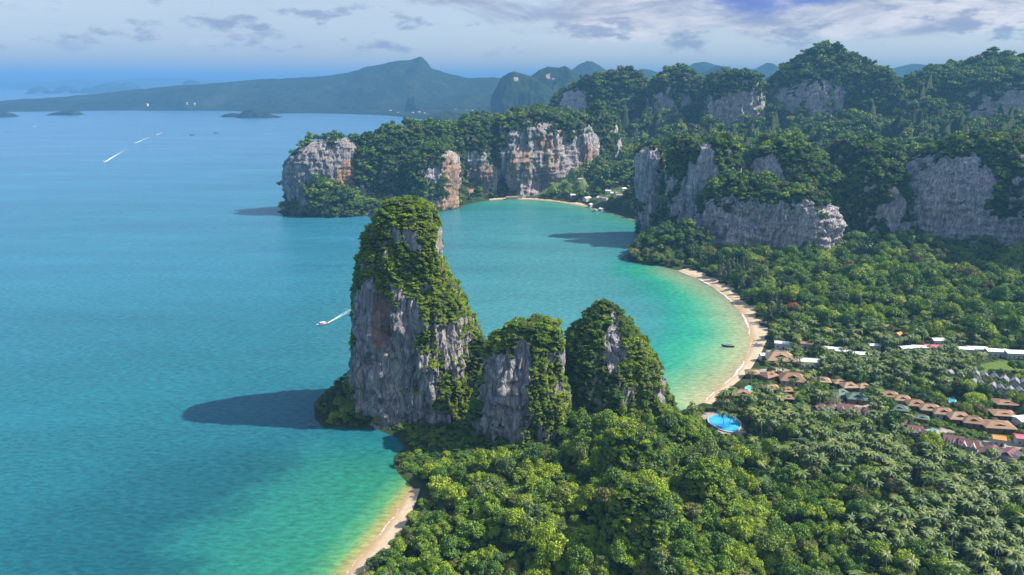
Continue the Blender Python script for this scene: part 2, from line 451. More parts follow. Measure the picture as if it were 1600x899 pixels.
def land_z(x, y):
    x = np.asarray(x, np.float64); y = np.asarray(y, np.float64)
    sd = shore_sd(x, y)
    z = np.clip(sd * 0.11, -4, 2.4) + 0.35 * fbm(x / 25, y / 25, 0 * x, 3) * sm(sd, 2, 20)
    wx = x + 14 * fbm(x / 45, y / 45, 3.3 + 0 * x, 3); wy = y + 14 * fbm(x / 45, y / 45, 8.1 + 0 * x, 3)
    hill = 0.0 * z
    for cx, cy_, rx, ry, h, rot, k in DOMES:
        c, s = math.cos(rot), math.sin(rot)
        u = ((wx - cx) * c + (wy - cy_) * s) / rx; v = (-(wx - cx) * s + (wy - cy_) * c) / ry
        r2 = u * u + v * v
        hd = h * sm(1 - r2, 0.0, 1.0)
        hill = np.sqrt(hill ** 2 + hd ** 2)
    hill = hill * (1 + 0.55 * fbm(x / 24, y / 24, 6.6 + 0 * x, 3) + 0.2 * fbm(x / 90, y / 90, 1.6 + 0 * x, 2))
    return z + hill * sm(sd, -1, 16)

def polar_sheet(a0, a1, na, r0, r1, nr, power=1.0):
    a = np.linspace(a0, a1, na); r = r0 * (r1 / r0) ** (np.linspace(0, 1, nr) ** power)
    rr, aa = np.meshgrid(r, a, indexing='ij')
    return rr * np.sin(aa), rr * np.cos(aa)

LAWNS = [(G(1575, 578), 22, 12), (G(1555, 590), 16, 8), (G(1370, 566), 26, 7), (G(1205, 705), 16, 9), (G(1250, 705), 9, 6), (G(870, 303), 46, 40),
         (G(835, 305), 46, 24), (G(975, 325), 22, 20), (G(905, 310), 26, 20), (G(1540, 675), 8, 6), (G(950, 320), 30, 26), (G(1595, 700), 7, 5)]
CLEAR = [(G(1200, 583), 26, 4), (G(1215, 553), 10, 6), (G(1565, 700), 16, 4), (G(1590, 704), 10, 4), (G(1470, 680), 8, 3), (G(1540, 715), 12, 4), (G(1260, 567), 14, 4), (G(1330, 640), 14, 4),
         (G(1110, 655), 6, 8), (G(1145, 680), 10, 4)]
def in_patches(x, y, lst, pad=0.0):
    wv = 0.22 * fbm(x / 9, y / 9, 2.2 + 0 * x, 2)
    best = np.full(np.shape(x), -9.0)
    for (cx, cy_), rx, ry in lst:
        best = np.maximum(best, 1 - np.sqrt(((x - cx) / (rx + pad)) ** 2 + ((y - cy_) / (ry + pad)) ** 2))
    return best + wv

X, Y = polar_sheet(R(-34), R(50), 460, 120, 3300, 470)
nr_, na_ = X.shape
Z = land_z(X, Y)
co = np.stack([X, Y, Z], -1).reshape(-1, 3)
fc = grid_faces(nr_, na_)
keep = (co[fc][:, :, 2].max(1) > -3.5)
fc = fc[keep]
used = np.unique(fc); remap = np.full(len(co), -1); remap[used] = np.arange(len(used))
co = co[used]; fc = remap[fc][:, ::-1]
me = mesh_np('land', co, fc, M['land'], True)
gc = np.tile(np.array([[0.026, 0.042, 0.013]]), (len(co), 1))
nn = fbm(co[:, 0] / 12, co[:, 1] / 12, 0 * co[:, 0], 3)
gc += np.clip(nn, 0, 1)[:, None] * np.array([[0.05, 0.045, 0.02]])
lw = sm(in_patches(co[:, 0], co[:, 1], LAWNS), 0.0, 0.2)[:, None]
gc = gc * (1 - lw) + lw * np.array([[0.10, 0.15, 0.035]])
cl = sm(in_patches(co[:, 0], co[:, 1], CLEAR), 0.0, 0.2)[:, None]
gc = gc * (1 - cl) + cl * np.array([[0.33, 0.29, 0.25]])
cattr(me, 'ground_colour', gc)
tag(obj('land', me), kind='structure')

# --- sea: one sheet to the horizon, coloured by sea-bed depth inshore, by painted haze and reflection offshore
ang = np.concatenate([np.linspace(-180, -46, 40)[:-1], np.linspace(-46, 46, 520), np.linspace(46, 180, 40)[1:]])
rad = np.concatenate([[1.0, 60.0], 130 * (2600 / 130) ** np.linspace(0, 1, 520), 2600 * (58000 / 2600) ** np.linspace(0, 1, 90)[1:]])
rr, aa = np.meshgrid(rad, np.radians(ang), indexing='ij')
X, Y = rr * np.sin(aa), rr * np.cos(aa)
co = np.stack([X, Y, 0 * X], -1).reshape(-1, 3)
x, y = co[:, 0], co[:, 1]
sd = -shore_sd(x, y)
wn = fbm(x / 38, y / 38, 0 * x + 4.2, 5)
def ramp(d, stops):
    ds = [s[0] for s in stops]; cs = np.array([s[1] for s in stops])
    return np.stack([np.interp(d, ds, cs[:, k]) for k in range(3)], -1)
KW = 0.48
S = lambda r, g, b: srgb(r, g, b, KW)
dm = seg_dist(x, y, BEACH_MAIN) * (1 + 0.12 * wn); dn = seg_dist(x, y, BEACH_NEAR) * (1 + 0.10 * wn); df = seg_dist(x, y, BEACH_FAR) * (1 + 0.1 * wn)
outer = ramp(np.hypot(x, y), [(200, S(34, 114, 130)), (500, S(46, 136, 154)), (900, S(64, 150, 178)), (2500, S(90, 156, 200)), (9000, S(96, 150, 200))])  # sky reflection and haze painted in: water turns paler and bluer with distance
bay = np.array([S(84, 164, 172)])
# the sheltered bay between the pinnacles and the far wall is shallow and milky
bayw = (sm(x, -230, 20) * sm(y, 425, 500) * sm(1330 - y, 0, 120))[:, None]
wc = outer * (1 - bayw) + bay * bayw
m_main = ramp(dm, [(0, S(214, 204, 158)), (10, S(190, 212, 160)), (24, S(140, 208, 160)), (42, S(70, 196, 158)), (62, S(56, 176, 160)), (95, S(80, 166, 172)), (150, S(84, 164, 172))])
f = np.clip(1 - (dm - 60) / 90, 0, 1)[:, None]
wc = wc * (1 - f) + m_main * f
m_far = ramp(df, [(0, S(170, 180, 120)), (14, S(90, 176, 150)), (60, S(64, 160, 155)), (140, S(62, 156, 162))])
f = np.clip(1 - (df - 40) / 150, 0, 1)[:, None]
wc = wc * (1 - f) + m_far * f
wb = fbm(x / 60 + 3, y / 42, 0 * x, 5)
reef = (sm(dn + 34 * wb, 58, 92) * (1 - 0.8 * sm(dn + 40 * wb, 120, 200)))[:, None]
m_near = ramp(dn, [(0, S(214, 190, 130)), (3, S(190, 192, 120)), (9, S(104, 186, 126)), (20, S(60, 160, 130)), (60, S(52, 148, 138)), (100, S(42, 132, 142))])
dark = np.array([S(26, 92, 112)])
m_near = m_near * (1 - reef * sm(dn, 18, 45)[:, None] * 0.6) + dark * reef * sm(dn, 18, 45)[:, None] * 0.6
f = (np.clip(1 - (dn - 90) / 110, 0, 1) * sm(395 - y, 0, 70))[:, None]
wc = wc * (1 - f) + m_near * f
# green shallows along rocky shore
f = (0.6 * np.exp(-np.clip(sd, 0, None) / 16) * sm(y, 480, 700))[:, None]
wc = wc * (1 - f) + np.array([S(40, 130, 130)]) * f
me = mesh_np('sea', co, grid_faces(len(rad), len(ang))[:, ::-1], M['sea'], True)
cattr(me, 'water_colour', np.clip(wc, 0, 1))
tag(obj('sea', me), kind='structure')

# --- beaches: strips of sand between the water's edge and the tree line
def polyline(pts, n):
    pts = np.array(pts, float); d = np.concatenate([[0], np.cumsum(np.hypot(*np.diff(pts, axis=0).T))])
    t = np.linspace(0, d[-1], n)
    p = np.stack([np.interp(t, d, pts[:, 0]), np.interp(t, d, pts[:, 1])], -1)
    for _ in range(max(1, n // 30)):
        p[1:-1] = (p[:-2] + 2 * p[1:-1] + p[2:]) / 4
    return p
def beach(name, water, width, n, inner_sign):
    p = polyline(water, n)
    tn = np.gradient(p, axis=0); nrm = np.stack([-tn[:, 1], tn[:, 0]], -1); nrm /= np.linalg.norm(nrm, axis=1)[:, None] + 1e-9
    nrm *= inner_sign
    s = np.linspace(0, 1, 16)
    wd = np.interp(np.linspace(0, 1, n), np.linspace(0, 1, len(width)), width)
    wob = 1.1 * fbm(p[:, 0] / 9, p[:, 1] / 9, 1.3 + 0 * p[:, 0], 3)
    off = -1.6 + wob[:, None] * (1 - s[None]) + (wd[:, None] + 1.6) * s[None]
    P = p[:, None, :] + nrm[:, None, :] * off[..., None]
    Zb = -0.03 + 0.11 * np.clip(off + 1.2, 0, None) ** 0.92 + 0.22 * s[None] + 0.06 * fbm(P[..., 0] / 5, P[..., 1] / 5, 0 * P[..., 0], 2)
    c = np.concatenate([P, Zb[..., None]], -1).reshape(-1, 3)
    f = grid_faces(n, 16)
    if inner_sign > 0: f = f[:, ::-1]
    me = mesh_np(name, c, f, M['sand'], True)
    wet = np.clip(1 - (off + 0.6) / (0.34 * wd[:, None] + 1), 0, 1) ** 0.7
    fattr(me, 'wet', wet)
    o = tag(obj(name, me), kind='structure')
    return p, nrm
def surf(p, nrm, lo, hi, dense, seed, name='surf'):
    n = len(p); s = np.linspace(lo, hi, 7)
    wob = 0.9 * fbm(p[:, 0] / 11 + seed, p[:, 1] / 11, 0 * p[:, 0], 3)
    P = p[:, None, :] + nrm[:, None, :] * (s[None] + wob[:, None])[..., None]
    c = np.concatenate([P, np.full(P.shape[:2] + (1,), 0.05) + 0.10 * np.clip(s + wob[:, None] + 1.3, 0, None)[..., None]], -1).reshape(-1, 3)
    me = mesh_np(name, c, grid_faces(n, 7), M['foam'], True)
    g = dense + 0.35 * fbm(p[:, 0] / 30 + seed, p[:, 1] / 30, 0 * p[:, 0], 2)
    fattr(me, 'dense', np.repeat(g[:, None], 7, 1) - 0.45 * np.abs(np.linspace(-1, 1, 7))[None] ** 2)
    return tag(obj(name, me), 'white line of surf washing along the sand', 'surf', kind='stuff')
p, nv = beach('beach', BEACH_NEAR, [13, 13, 13, 11, 10, 9, 8, 6, 3], 120, -1)
surf(p, nv, -0.9, 0.7, 0.26, 1)
p, nv = beach('beach', BEACH_MAIN, [6, 6, 7, 8, 11, 15, 18, 20, 20, 18, 16, 12], 200, -1)
surf(p, nv, -1.0, 1.0, 0.32, 5)
p, nv = beach('beach', BEACH_FAR, [10, 20, 22, 20, 20, 20, 18, 8], 160, -1)

# ------------------------------------------------------------------ tree prototypes (meshes shared by every copy)
def ico(level=1):
    t = (1 + 5 ** 0.5) / 2
    v = np.array([(-1, t, 0), (1, t, 0), (-1, -t, 0), (1, -t, 0), (0, -1, t), (0, 1, t), (0, -1, -t), (0, 1, -t), (t, 0, -1), (t, 0, 1), (-t, 0, -1), (-t, 0, 1)], float)
    f = [(0, 11, 5), (0, 5, 1), (0, 1, 7), (0, 7, 10), (0, 10, 11), (1, 5, 9), (5, 11, 4), (11, 10, 2), (10, 7, 6), (7, 1, 8), (3, 9, 4), (3, 4, 2), (3, 2, 6), (3, 6, 8), (3, 8, 9), (4, 9, 5), (2, 4, 11), (6, 2, 10), (8, 6, 7), (9, 8, 1)]
    v /= np.linalg.norm(v, axis=1)[:, None]
    return v, np.array(f)
def crown_mesh(name, mat, seed, rad, height, base, nlobe, nleaf, leaf, flat=1.0, core=True, shape='round'):
    """many leaf-sized faces spread over a cluster of lobes"""
    rs = np.random.RandomState(seed)
    lobes = []; ex = rs.uniform(0.85, 1.18)
    for i in range(nlobe):
        if shape == 'cone':
            h = (i + 0.5) / nlobe; r = rad * (1 - 0.72 * h) * rs.uniform(0.8, 1.1)
            a = rs.uniform(0, 6.28); lobes.append((r * 0.35 * math.cos(a), r * 0.35 * math.sin(a), base + height * h, r * 0.75, height / nlobe * 1.3))
        elif shape == 'flat':
            a = rs.uniform(0, 6.28); q = rad * math.sqrt(rs.uniform(0.0, 0.62))
            lobes.append((q * math.cos(a), q * math.sin(a), base + height * (0.72 - 0.35 * (q / rad) ** 2 + rs.uniform(-0.06, 0.06)), rad * rs.uniform(0.26, 0.42), height * rs.uniform(0.16, 0.26)))
        else:
            a = rs.uniform(0, 6.28); q = rad * math.sqrt(rs.uniform(0.0, 0.72)); s = rs.uniform(0.20, 0.46) if nlobe > 9 else rs.uniform(0.3, 0.5)
            lobes.append((q * ex * math.cos(a), q / ex * math.sin(a), base + height * (0.22 + 0.62 * rs.uniform() ** 0.8 * (1 - 0.55 * (q / rad) ** 2)), rad * s, rad * s * rs.uniform(0.62, 0.95)))
    L = np.array(lobes)
    V, Fq = [], []
    k = rs.choice(nlobe, nleaf * 3, p=(L[:, 3] ** 2) / (L[:, 3] ** 2).sum())
    d = rs.normal(size=(nleaf * 3, 3)); d[:, 2] = np.abs(d[:, 2]) * 0.95 - 0.30 * rs.uniform(size=len(d)); d /= np.linalg.norm(d, axis=1)[:, None]
    p = L[k, :3] + d * L[k][:, [3, 3, 4]] * np.where(rs.uniform(size=(len(d), 1)) < 0.33, rs.uniform(1.05, 1.48, (len(d), 1)), rs.uniform(0.86, 1.10, (len(d), 1)))
    inn = np.zeros(len(p), bool)
    for j in range(nlobe):
        q = ((p - L[j, :3]) / L[j, [3, 3, 4]]); inn |= ((q ** 2).sum(1) < 0.72) & (k != j)
    p, d = p[~inn][:nleaf], d[~inn][:nleaf]
    n = len(p)
    nd = d + rs.normal(size=(n, 3)) * 0.5; nd /= np.linalg.norm(nd, axis=1)[:, None]
    t1 = np.cross(nd, rs.normal(size=(n, 3))); t1 /= np.linalg.norm(t1, axis=1)[:, None]
    t2 = np.cross(nd, t1)
    s = leaf * rs.uniform(0.65, 1.35, (n, 1))
    q = np.stack([p - t1 * s * 0.62, p - t2 * s * 0.42 + nd * s * 0.12, p + t1 * s * 0.62, p + t2 * s * 0.42 + nd * s * 0.12], 1).reshape(-1, 3)
    fq = np.arange(n * 4).reshape(-1, 4)
    faces = np.concatenate([fq[:, [0, 1, 2]], fq[:, [0, 2, 3]]])
    verts = q
    if core:
        iv, if_ = ico()
        cs, cf = [q], [faces]; off = len(q)
        for l in lobes:
            jit = rs.uniform(0.52, 0.84, (len(iv), 1))
            cs.append(iv * jit * np.array([l[3], l[3], l[4]]) + np.array(l[:3])); cf.append(if_ + off); off += len(iv)
        verts, faces = np.concatenate(cs), np.concatenate(cf)
    return mesh_np(name, verts, faces, M[mat], False)
def tube(mb, pts, rads, n=6):
    rings = []
    for (p, r) in zip(pts, rads):
        i = len(mb.v)
        mb.v += [(p[0] + r * math.cos(6.2832 * k / n), p[1] + r * math.sin(6.2832 * k / n), p[2]) for k in range(n)]
        rings.append(i)
    for a, b in zip(rings[:-1], rings[1:]):
        for k in range(n): mb.f.append((a + k, a + (k + 1) % n, b + (k + 1) % n, b + k))
    mb.f.append(tuple(rings[-1] + k for k in range(n)))
def trunk_mesh(name, seed, h, rad, r0=0.32, mat='bark'):
    rs = random.Random(seed); mb = MB()
    lean = (rs.uniform(-.4, .4), rs.uniform(-.4, .4))
    top = (lean[0], lean[1], h * 0.62)
    tube(mb, [(0, 0, -0.6), (lean[0] * .3, lean[1] * .3, h * .3), top], [r0, r0 * .75, r0 * .55])
    for i in range(5):
        a = rs.uniform(0, 6.28); q = rad * rs.uniform(.35, .6)
        tube(mb, [top, (top[0] + q * .5 * math.cos(a), top[1] + q * .5 * math.sin(a), h * .75), (top[0] + q * math.cos(a), top[1] + q * math.sin(a), h * .88)], [r0 * .42, r0 * .3, r0 * .12], 5)
    return mb.mesh(name, M[mat])
def frond_crown(name, seed, h, length, nf, segs=5):
    rs = random.Random(seed); V, Fc = [], []
    for i in range(nf):
        a = 6.2832 * i / nf * 2.618 + rs.uniform(-.25, .25)
        up = rs.uniform(-0.15, 0.95); L = length * rs.uniform(0.85, 1.1); droop = rs.uniform(0.55, 1.0)
        ca, sa = math.cos(a), math.sin(a); b = len(V)
        for s in range(segs + 1):
            t = s / segs
            x = L * t * (1 - 0.22 * t * (1 - up)); z = h + L * (up * t * 0.62 - droop * 0.66 * t * t)
            wd = 0.52 * math.sin(math.pi * min(1, 0.12 + t * 0.86)) ** 0.7 * (1.0 if s < segs else 0.15)
            for sgn, dz in ((-1, -0.34 * wd), (0, 0.0), (1, -0.34 * wd)):
                V.append((x * ca - sgn * wd * sa, x * sa + sgn * wd * ca, z + dz))
        for s in range(segs):
            o = b + s * 3
            Fc += [(o, o + 1, o + 4, o + 3), (o + 1, o + 2, o + 5, o + 4)]
    return mesh_np(name, np.array(V), np.array(Fc), M['palm'], False)
def palm_trunk(name, seed, h, bend):
    mb = MB(); pts = []; rd = []
    for s in range(6):
        t = s / 5; pts.append((bend * (t * t - 1), 0, h * t - (0.6 if s == 0 else 0))); rd.append(0.24 - 0.10 * t)
    tube(mb, pts, rd, 5)
    return mb.mesh(name, M['palm_bark'])

PROTO = {'near': [], 'mid': [], 'low': [], 'palm': [], 'palm_low': [], 'casuarina': [], 'shrub': []}
for s in range(7):      # (crown, trunk), built for a crown radius of 5 m and height of 11 m
    shp = 'flat' if s in (3, 6) else 'round'
    PROTO['near'].append((crown_mesh('crown', 'leaf', 20 + s, 5.0, 8.5, 3.0, 17 if shp == 'round' else 16, 1300, 0.70, shape=shp), trunk_mesh('trunk', s, 10, 4.2)))
for s in range(4):
    PROTO['mid'].append((crown_mesh('crown', 'leaf', 40 + s, 5.0, 8.5, 2.2, 12, 520, 1.0), None))
for s in range(3):
    PROTO['low'].append((crown_mesh('crown', 'leaf', 60 + s, 5.0, 8.5, 1.0, 7, 170, 1.7), None))
for s in range(3):
    PROTO['shrub'].append((crown_mesh('crown', 'leaf', 80 + s, 5.0, 8.0, -1.5, 12, 460, 1.05), None))
for s in range(4):
    PROTO['palm'].append((frond_crown('crown', s, 11.0, 4.1, 19), palm_trunk('trunk', s, 11.0, 0.5 + 0.4 * s)))
for s in range(3):
    PROTO['casuarina'].append((crown_mesh('crown', 'casuarina', 90 + s, 3.4, 12.5, 2.0, 9, 620, 0.85, shape='cone'), trunk_mesh('trunk', 30 + s, 13, 2.0, 0.22)))

# instanced mass of trees: one mesh of points per mass, a geometry-nodes modifier puts a tree on each
def proto_collection(key):
    c = bpy.data.collections.new('tree_models_' + key)
    for i, (cr, tr) in enumerate(PROTO[key]):
        if tr is not None:      # crown and trunk joined so the mass has stems as well
            vs = [np.zeros(len(m.vertices) * 3, np.float32) for m in (cr, tr)]
            mats = [cr.materials[0], tr.materials[0]]
            tmp = bpy.data.meshes.new('tree')
            allv, allf, mi = [], [], []
            off = 0
            for k, m in enumerate((cr, tr)):
                a = np.zeros(len(m.vertices) * 3, np.float32); m.vertices.foreach_get('co', a)
                allv += [tuple(v) for v in a.reshape(-1, 3)]
                for pl in m.polygons:
                    allf.append([off + q for q in pl.vertices]); mi.append(k)
                off += len(m.vertices)
            tmp.from_pydata(allv, [], allf); tmp.update()
            for mm in mats: tmp.materials.append(mm)
            tmp.polygons.foreach_set('material_index', np.array(mi, np.int32))
            o = bpy.data.objects.new('model_%s_%d' % (key, i), tmp)
        else:
            o = bpy.data.objects.new('model_%s_%d' % (key, i), cr)
        c.objects.link(o)
    return c
PCOL = {k: proto_collection(k) for k in ('near', 'mid', 'low', 'shrub', 'palm', 'casuarina')}
_groups = {}
def scatter_group(key):
    if key in _groups: return _groups[key]
    ng = bpy.data.node_groups.new('trees_on_points_' + key, 'GeometryNodeTree')
    ng.interface.new_socket('Geometry', in_out='INPUT', socket_type='NodeSocketGeometry')
    ng.interface.new_socket('Geometry', in_out='OUTPUT', socket_type='NodeSocketGeometry')
    N = ng.nodes.new; Lk = ng.links.new
    gi, go = N('NodeGroupInput'), N('NodeGroupOutput')
    ci = N('GeometryNodeCollectionInfo'); ci.inputs['Collection'].default_value = PCOL[key]
    ci.inputs['Separate Children'].default_value = True; ci.inputs['Reset Children'].default_value = True
    ip = N('GeometryNodeInstanceOnPoints'); ip.inputs['Pick Instance'].default_value = True
    def at(name, typ):
        a = N('GeometryNodeInputNamedAttribute'); a.data_type = typ; a.inputs['Name'].default_value = name
        return [o for o in a.outputs if o.enabled and o.name == 'Attribute'][0]
    Lk(gi.outputs[0], ip.inputs['Points']); Lk(ci.outputs[0], ip.inputs['Instance'])
    Lk(at('pick', 'INT'), ip.inputs['Instance Index']); Lk(at('size', 'FLOAT_VECTOR'), ip.inputs['Scale'])
    er = N('FunctionNodeEulerToRotation'); Lk(at('turn', 'FLOAT_VECTOR'), er.inputs[0]); Lk(er.outputs[0], ip.inputs['Rotation'])
    Lk(ip.outputs[0], go.inputs[0])
    _groups[key] = ng
    return ng
def scatter(name, pts, key, size, turn, tint, seed, parent=None, base=(0, 0, 0)):
    rs = np.random.RandomState(seed); n = len(pts)
    if n == 0: return None
    me = bpy.data.meshes.new(name); me.vertices.add(n)
    me.vertices.foreach_set('co', (np.asarray(pts, np.float32) - np.asarray(base, np.float32)).ravel())
    a = me.attributes.new('pick', 'INT', 'POINT'); a.data.foreach_set('value', rs.randint(0, len(PROTO[key]), n).astype(np.int32))
    a = me.attributes.new('size', 'FLOAT_VECTOR', 'POINT'); a.data.foreach_set('vector', np.asarray(size, np.float32).ravel())
    a = me.attributes.new('turn', 'FLOAT_VECTOR', 'POINT'); a.data.foreach_set('vector', np.asarray(turn, np.float32).ravel())
    fattr(me, 'tint', tint)
    o = obj(name, me, parent)
    md = o.modifiers.new('trees', 'NODES'); md.node_group = scatter_group(key)
    o['kind'] = 'stuff'
    return o
def in_view(p, mx=420, my=130):
    u, v, d = project(p[:, 0], p[:, 1], p[:, 2])
    return (u > -mx) & (u < 1600 + mx) & (v < 899 + my) & (d > 60)

# ------------------------------------------------------------------ limestone towers
N_TREES = 0
def tower(name, label, Yc, rows, aspect=0.8, windows=(), bias=0.0, res=(150, 110), seed=0, tree=8.0, key='mid', dens=1.0, stain=0.0,
          dents=(), lump=0.10, cat='limestone tower', group=None, flute=1.0, tint=0.42, power=2.4, depth=None, bottom=-4.0, pale=0.35, stains=(), tints=(), shear=0.0):
    """rows: (photo y, left x, right x) of the outline at depth Yc; windows: bare rock faces, in the same terms"""
    global N_TREES
    rs = np.random.RandomState(seed + 7)
    zr, xl, xr = [], [], []
    for (py, l, r) in rows:
        a, z = at_depth(l, py, Yc); b, _ = at_depth(r, py, Yc)
        zr.append(z); xl.append(a); xr.append(b)
    zr, xl, xr = (np.array(v)[::-1] for v in (zr, xl, xr))       # bottom first
    top = zr[-1]
    bx = (xl[0] + xr[0]) / 2
    base = np.array([bx, Yc, min(zr[0], 0.0)])
    zr = np.concatenate([[bottom], zr]) if zr[0] > bottom + 0.5 else zr
    if len(zr) > len(xl): xl = np.concatenate([xl[:1], xl]); xr = np.concatenate([xr[:1], xr])
    nt, nz = res
    rm = (xr - xl) / 2
    # spread rows evenly along the profile's length, then close over the top
    prof = np.concatenate([[0], np.cumsum(np.hypot(np.diff(zr), np.diff(rm)))])
    ncap = max(6, nz // 7)
    s = np.linspace(0, prof[-1], nz - ncap)
    z = np.interp(s, prof, zr); L_ = np.interp(s, prof, xl); R_ = np.interp(s, prof, xr)
    k = np.linspace(0, 1, ncap + 1)[1:]
    rcap = (R_[-1] - L_[-1]) / 2; hcap = min(rcap * 0.35, 7.0)
    z = np.concatenate([z, top + hcap * np.sin(k * math.pi / 2) * 0.55])
    cxm = (L_ + R_) / 2; rx = (R_ - L_) / 2
    cxm = np.concatenate([cxm, np.full(ncap, cxm[-1])]); rx = np.concatenate([rx, rcap * np.cos(k * math.pi / 2) + 0.02])
    rmax = rx.max()
    ry = rx * aspect if depth is None else depth * (rx / rmax) ** 0.6
    th = np.linspace(0, 2 * math.pi, nt, endpoint=False)
    c, sn = np.cos(th), np.sin(th)
    q = (np.abs(c) ** power + np.abs(sn) ** power) ** (-1 / power)
    Xo = c * q; Yo = sn * q
    P = np.stack([cxm[:, None] + rx[:, None] * Xo, Yc + ry[:, None] * Yo, np.repeat(z[:, None], nt, 1)], -1)
    o = seed * 13.7
    S_ = max(12.0, 0.55 * rmax)
    big = fbm(P[..., 0] / S_ + o, P[..., 1] / S_, P[..., 2] / (S_ * 1.6), 3)
    fade = np.clip(rx / rmax, 0.15, 1)[:, None]
    out = np.stack([np.broadcast_to(c, P.shape[:2]), np.broadcast_to(sn, P.shape[:2])], -1)
    disp = lump * rmax * big * fade
    # buttresses and gullies
    b2 = fbm(P[..., 0] / 15 + o, P[..., 1] / 15 + 3, P[..., 2] / 60, 3)
    disp = disp + 3.0 * flute * b2 * fade
    # flutes and dripstone
    fl = 1 - np.abs(perlin(P[..., 0] / 5.2 + o, P[..., 1] / 5.2, P[..., 2] / 34)) * 2.2
    fl2 = 1 - np.abs(perlin(P[..., 0] / 2.3 + o, P[..., 1] / 2.3, P[..., 2] / 13)) * 2.2
    rough = fbm(P[..., 0] / 4 + o, P[..., 1] / 4, P[..., 2] / 6, 3)
    disp = disp + (1.3 * fl + 0.6 * fl2 + 0.8 * rough) * flute * fade
    # pockets, ledges and cracks
    pk = perlin(P[..., 0] / 8 + o, P[..., 1] / 8, P[..., 2] / 11 + 5)
    led = perlin(P[..., 0] / 26 + o, P[..., 1] / 26, P[..., 2] / 5.5)
    crk = np.abs(perlin(P[..., 0] / 9 - o, P[..., 1] / 9, P[..., 2] / 46 + 2))
    disp = disp - flute * fade * (2.6 * sm(pk, 0.30, 0.62) + 1.8 * (1 - sm(crk, 0.0, 0.10))) + 0.9 * flute * fade * sm(led, -0.1, 0.35)
    for (px, py, rpx, rpy, dm_) in dents:              # caves and hollows on the near side
        dx_, dz_ = at_depth(px, py, Yc); x1, _ = at_depth(px + rpx, py, Yc); _, z1 = at_depth(px, py + rpy, Yc)
        g = ((P[..., 0] - dx_) / (x1 - dx_)) ** 2 + ((P[..., 2] - dz_) / (z1 - dz_)) ** 2
        disp = disp - dm_ * np.exp(-1.2 * g ** 1.5 * (1 + 0.5 * rough)) * (sn < 0.2)
    P[..., :2] += out * (disp - 0.9 * flute * fade)[..., None]
    # the top surface is uneven too
    P[..., 2] += (0.05 * rmax * fbm(P[..., 0] / 16 + o, P[..., 1] / 16, 0 * big, 3)) * sm(np.arange(nz), nz * 0.55, nz * 0.9)[:, None]
    P[..., 1] += shear * (P[..., 0] - bx)
    V = P.reshape(-1, 3)
    F_ = grid_faces(nz, nt, True)
    du = np.roll(P, -1, 1) - np.roll(P, 1, 1); dv = np.gradient(P, axis=0)
    Nn = np.cross(du, dv); Nn /= np.linalg.norm(Nn, axis=-1)[..., None] + 1e-9
    # where plants hold on
    nv = fbm(P[..., 0] / 13 + o, P[..., 1] / 13, P[..., 2] / 17, 4)
    veg = sm(Nn[..., 2], 0.18, 0.62) * 1.2 + bias + 0.75 * nv
    stn = np.full(P.shape[:2], stain) + 0.25 * big
    for wd in windows:
        px, py, rpx, rpy = wd[:4]; k_ = wd[4] if len(wd) > 4 else 1.9
        if group: rpx, rpy, k_ = rpx * 1.18, rpy * (1.35 if cat == 'mountain' else 1.25), k_ * 1.3
        x0, z0 = at_depth(px, py, Yc); x1, _ = at_depth(px + rpx, py, Yc); _, z1 = at_depth(px, py + rpy, Yc)
        g = np.sqrt(((P[..., 0] - x0) / (x1 - x0)) ** 2 + ((P[..., 2] - z0) / (z1 - z0)) ** 2) + 0.35 * nv
        veg = veg - k_ * (1 - sm(g, 0.75, 1.1)) * (sn < 0.35)
    for (px, py, rpx, rpy, k_) in stains:
        x0, z0 = at_depth(px, py, Yc); x1, _ = at_depth(px + rpx, py, Yc); _, z1 = at_depth(px, py + rpy, Yc)
        g = np.sqrt(((P[..., 0] - x0) / (x1 - x0)) ** 2 + ((P[..., 2] - z0) / (z1 - z0)) ** 2) + 0.3 * nv
        stn = stn + k_ * (1 - sm(g, 0.6, 1.1))
    veg = np.clip(veg, -1, 1.5)
    me = mesh_np(name, V - base, F_, M['rock'], True)
    fattr(me, 'veg', veg); fattr(me, 'stain', stn); fattr(me, 'pale', np.full(veg.size, pale))
    root = tag(obj(name, me, None, base), label, cat, group)
    # trees and shrubs growing on it
    A = V[F_]
    ar = 0.5 * np.linalg.norm(np.cross(A[:, 2] - A[:, 0], A[:, 3] - A[:, 1]), axis=1)
    fv = veg.reshape(-1)[F_].mean(1); fn = Nn.reshape(-1, 3)[F_[:, 0]]
    cen = A.mean(1)
    tocam = np.array([0, 0, HCAM]) - cen; tocam /= np.linalg.norm(tocam, axis=1)[:, None]
    ok = (fv > 0.42) & ((fn * tocam).sum(1) > -0.35) & (cen[:, 2] > 0.6) & in_view(cen)
    # trees on the walls stand closer but smaller
    steep = 1 - sm(fn[:, 2], 0.15, 0.6)
    spacing = tree * (1 - 0.42 * steep)
    lam = np.where(ok, ar / (0.42 * spacing ** 2) * dens * sm(fv, 0.35, 0.75), 0)
    cnt = rs.poisson(lam)
    idx = np.repeat(np.arange(len(F_)), cnt)
    if len(idx):
        uv = rs.uniform(size=(len(idx), 2, 1))
        a, b, c_, d_ = (A[idx, k] for k in range(4))
        pts = (a * (1 - uv[:, 0]) + b * uv[:, 0]) * (1 - uv[:, 1]) + (d_ * (1 - uv[:, 0]) + c_ * uv[:, 0]) * uv[:, 1]
        n_ = fn[idx]; st = steep[idx]
        sc = spacing[idx] / 10 * np.exp(rs.normal(-0.08, 0.36, len(idx))).clip(0.4, 2.0)
        hs = sc * rs.uniform(0.75, 1.05, len(idx)) * (1 - 0.25 * st)
        pts = pts + n_ * (0.4 * sc * st)[:, None] - np.array([0, 0, 1.0]) * (2.0 * sc * (0.4 + st))[:, None]
        size = np.stack([sc, sc, hs], -1)
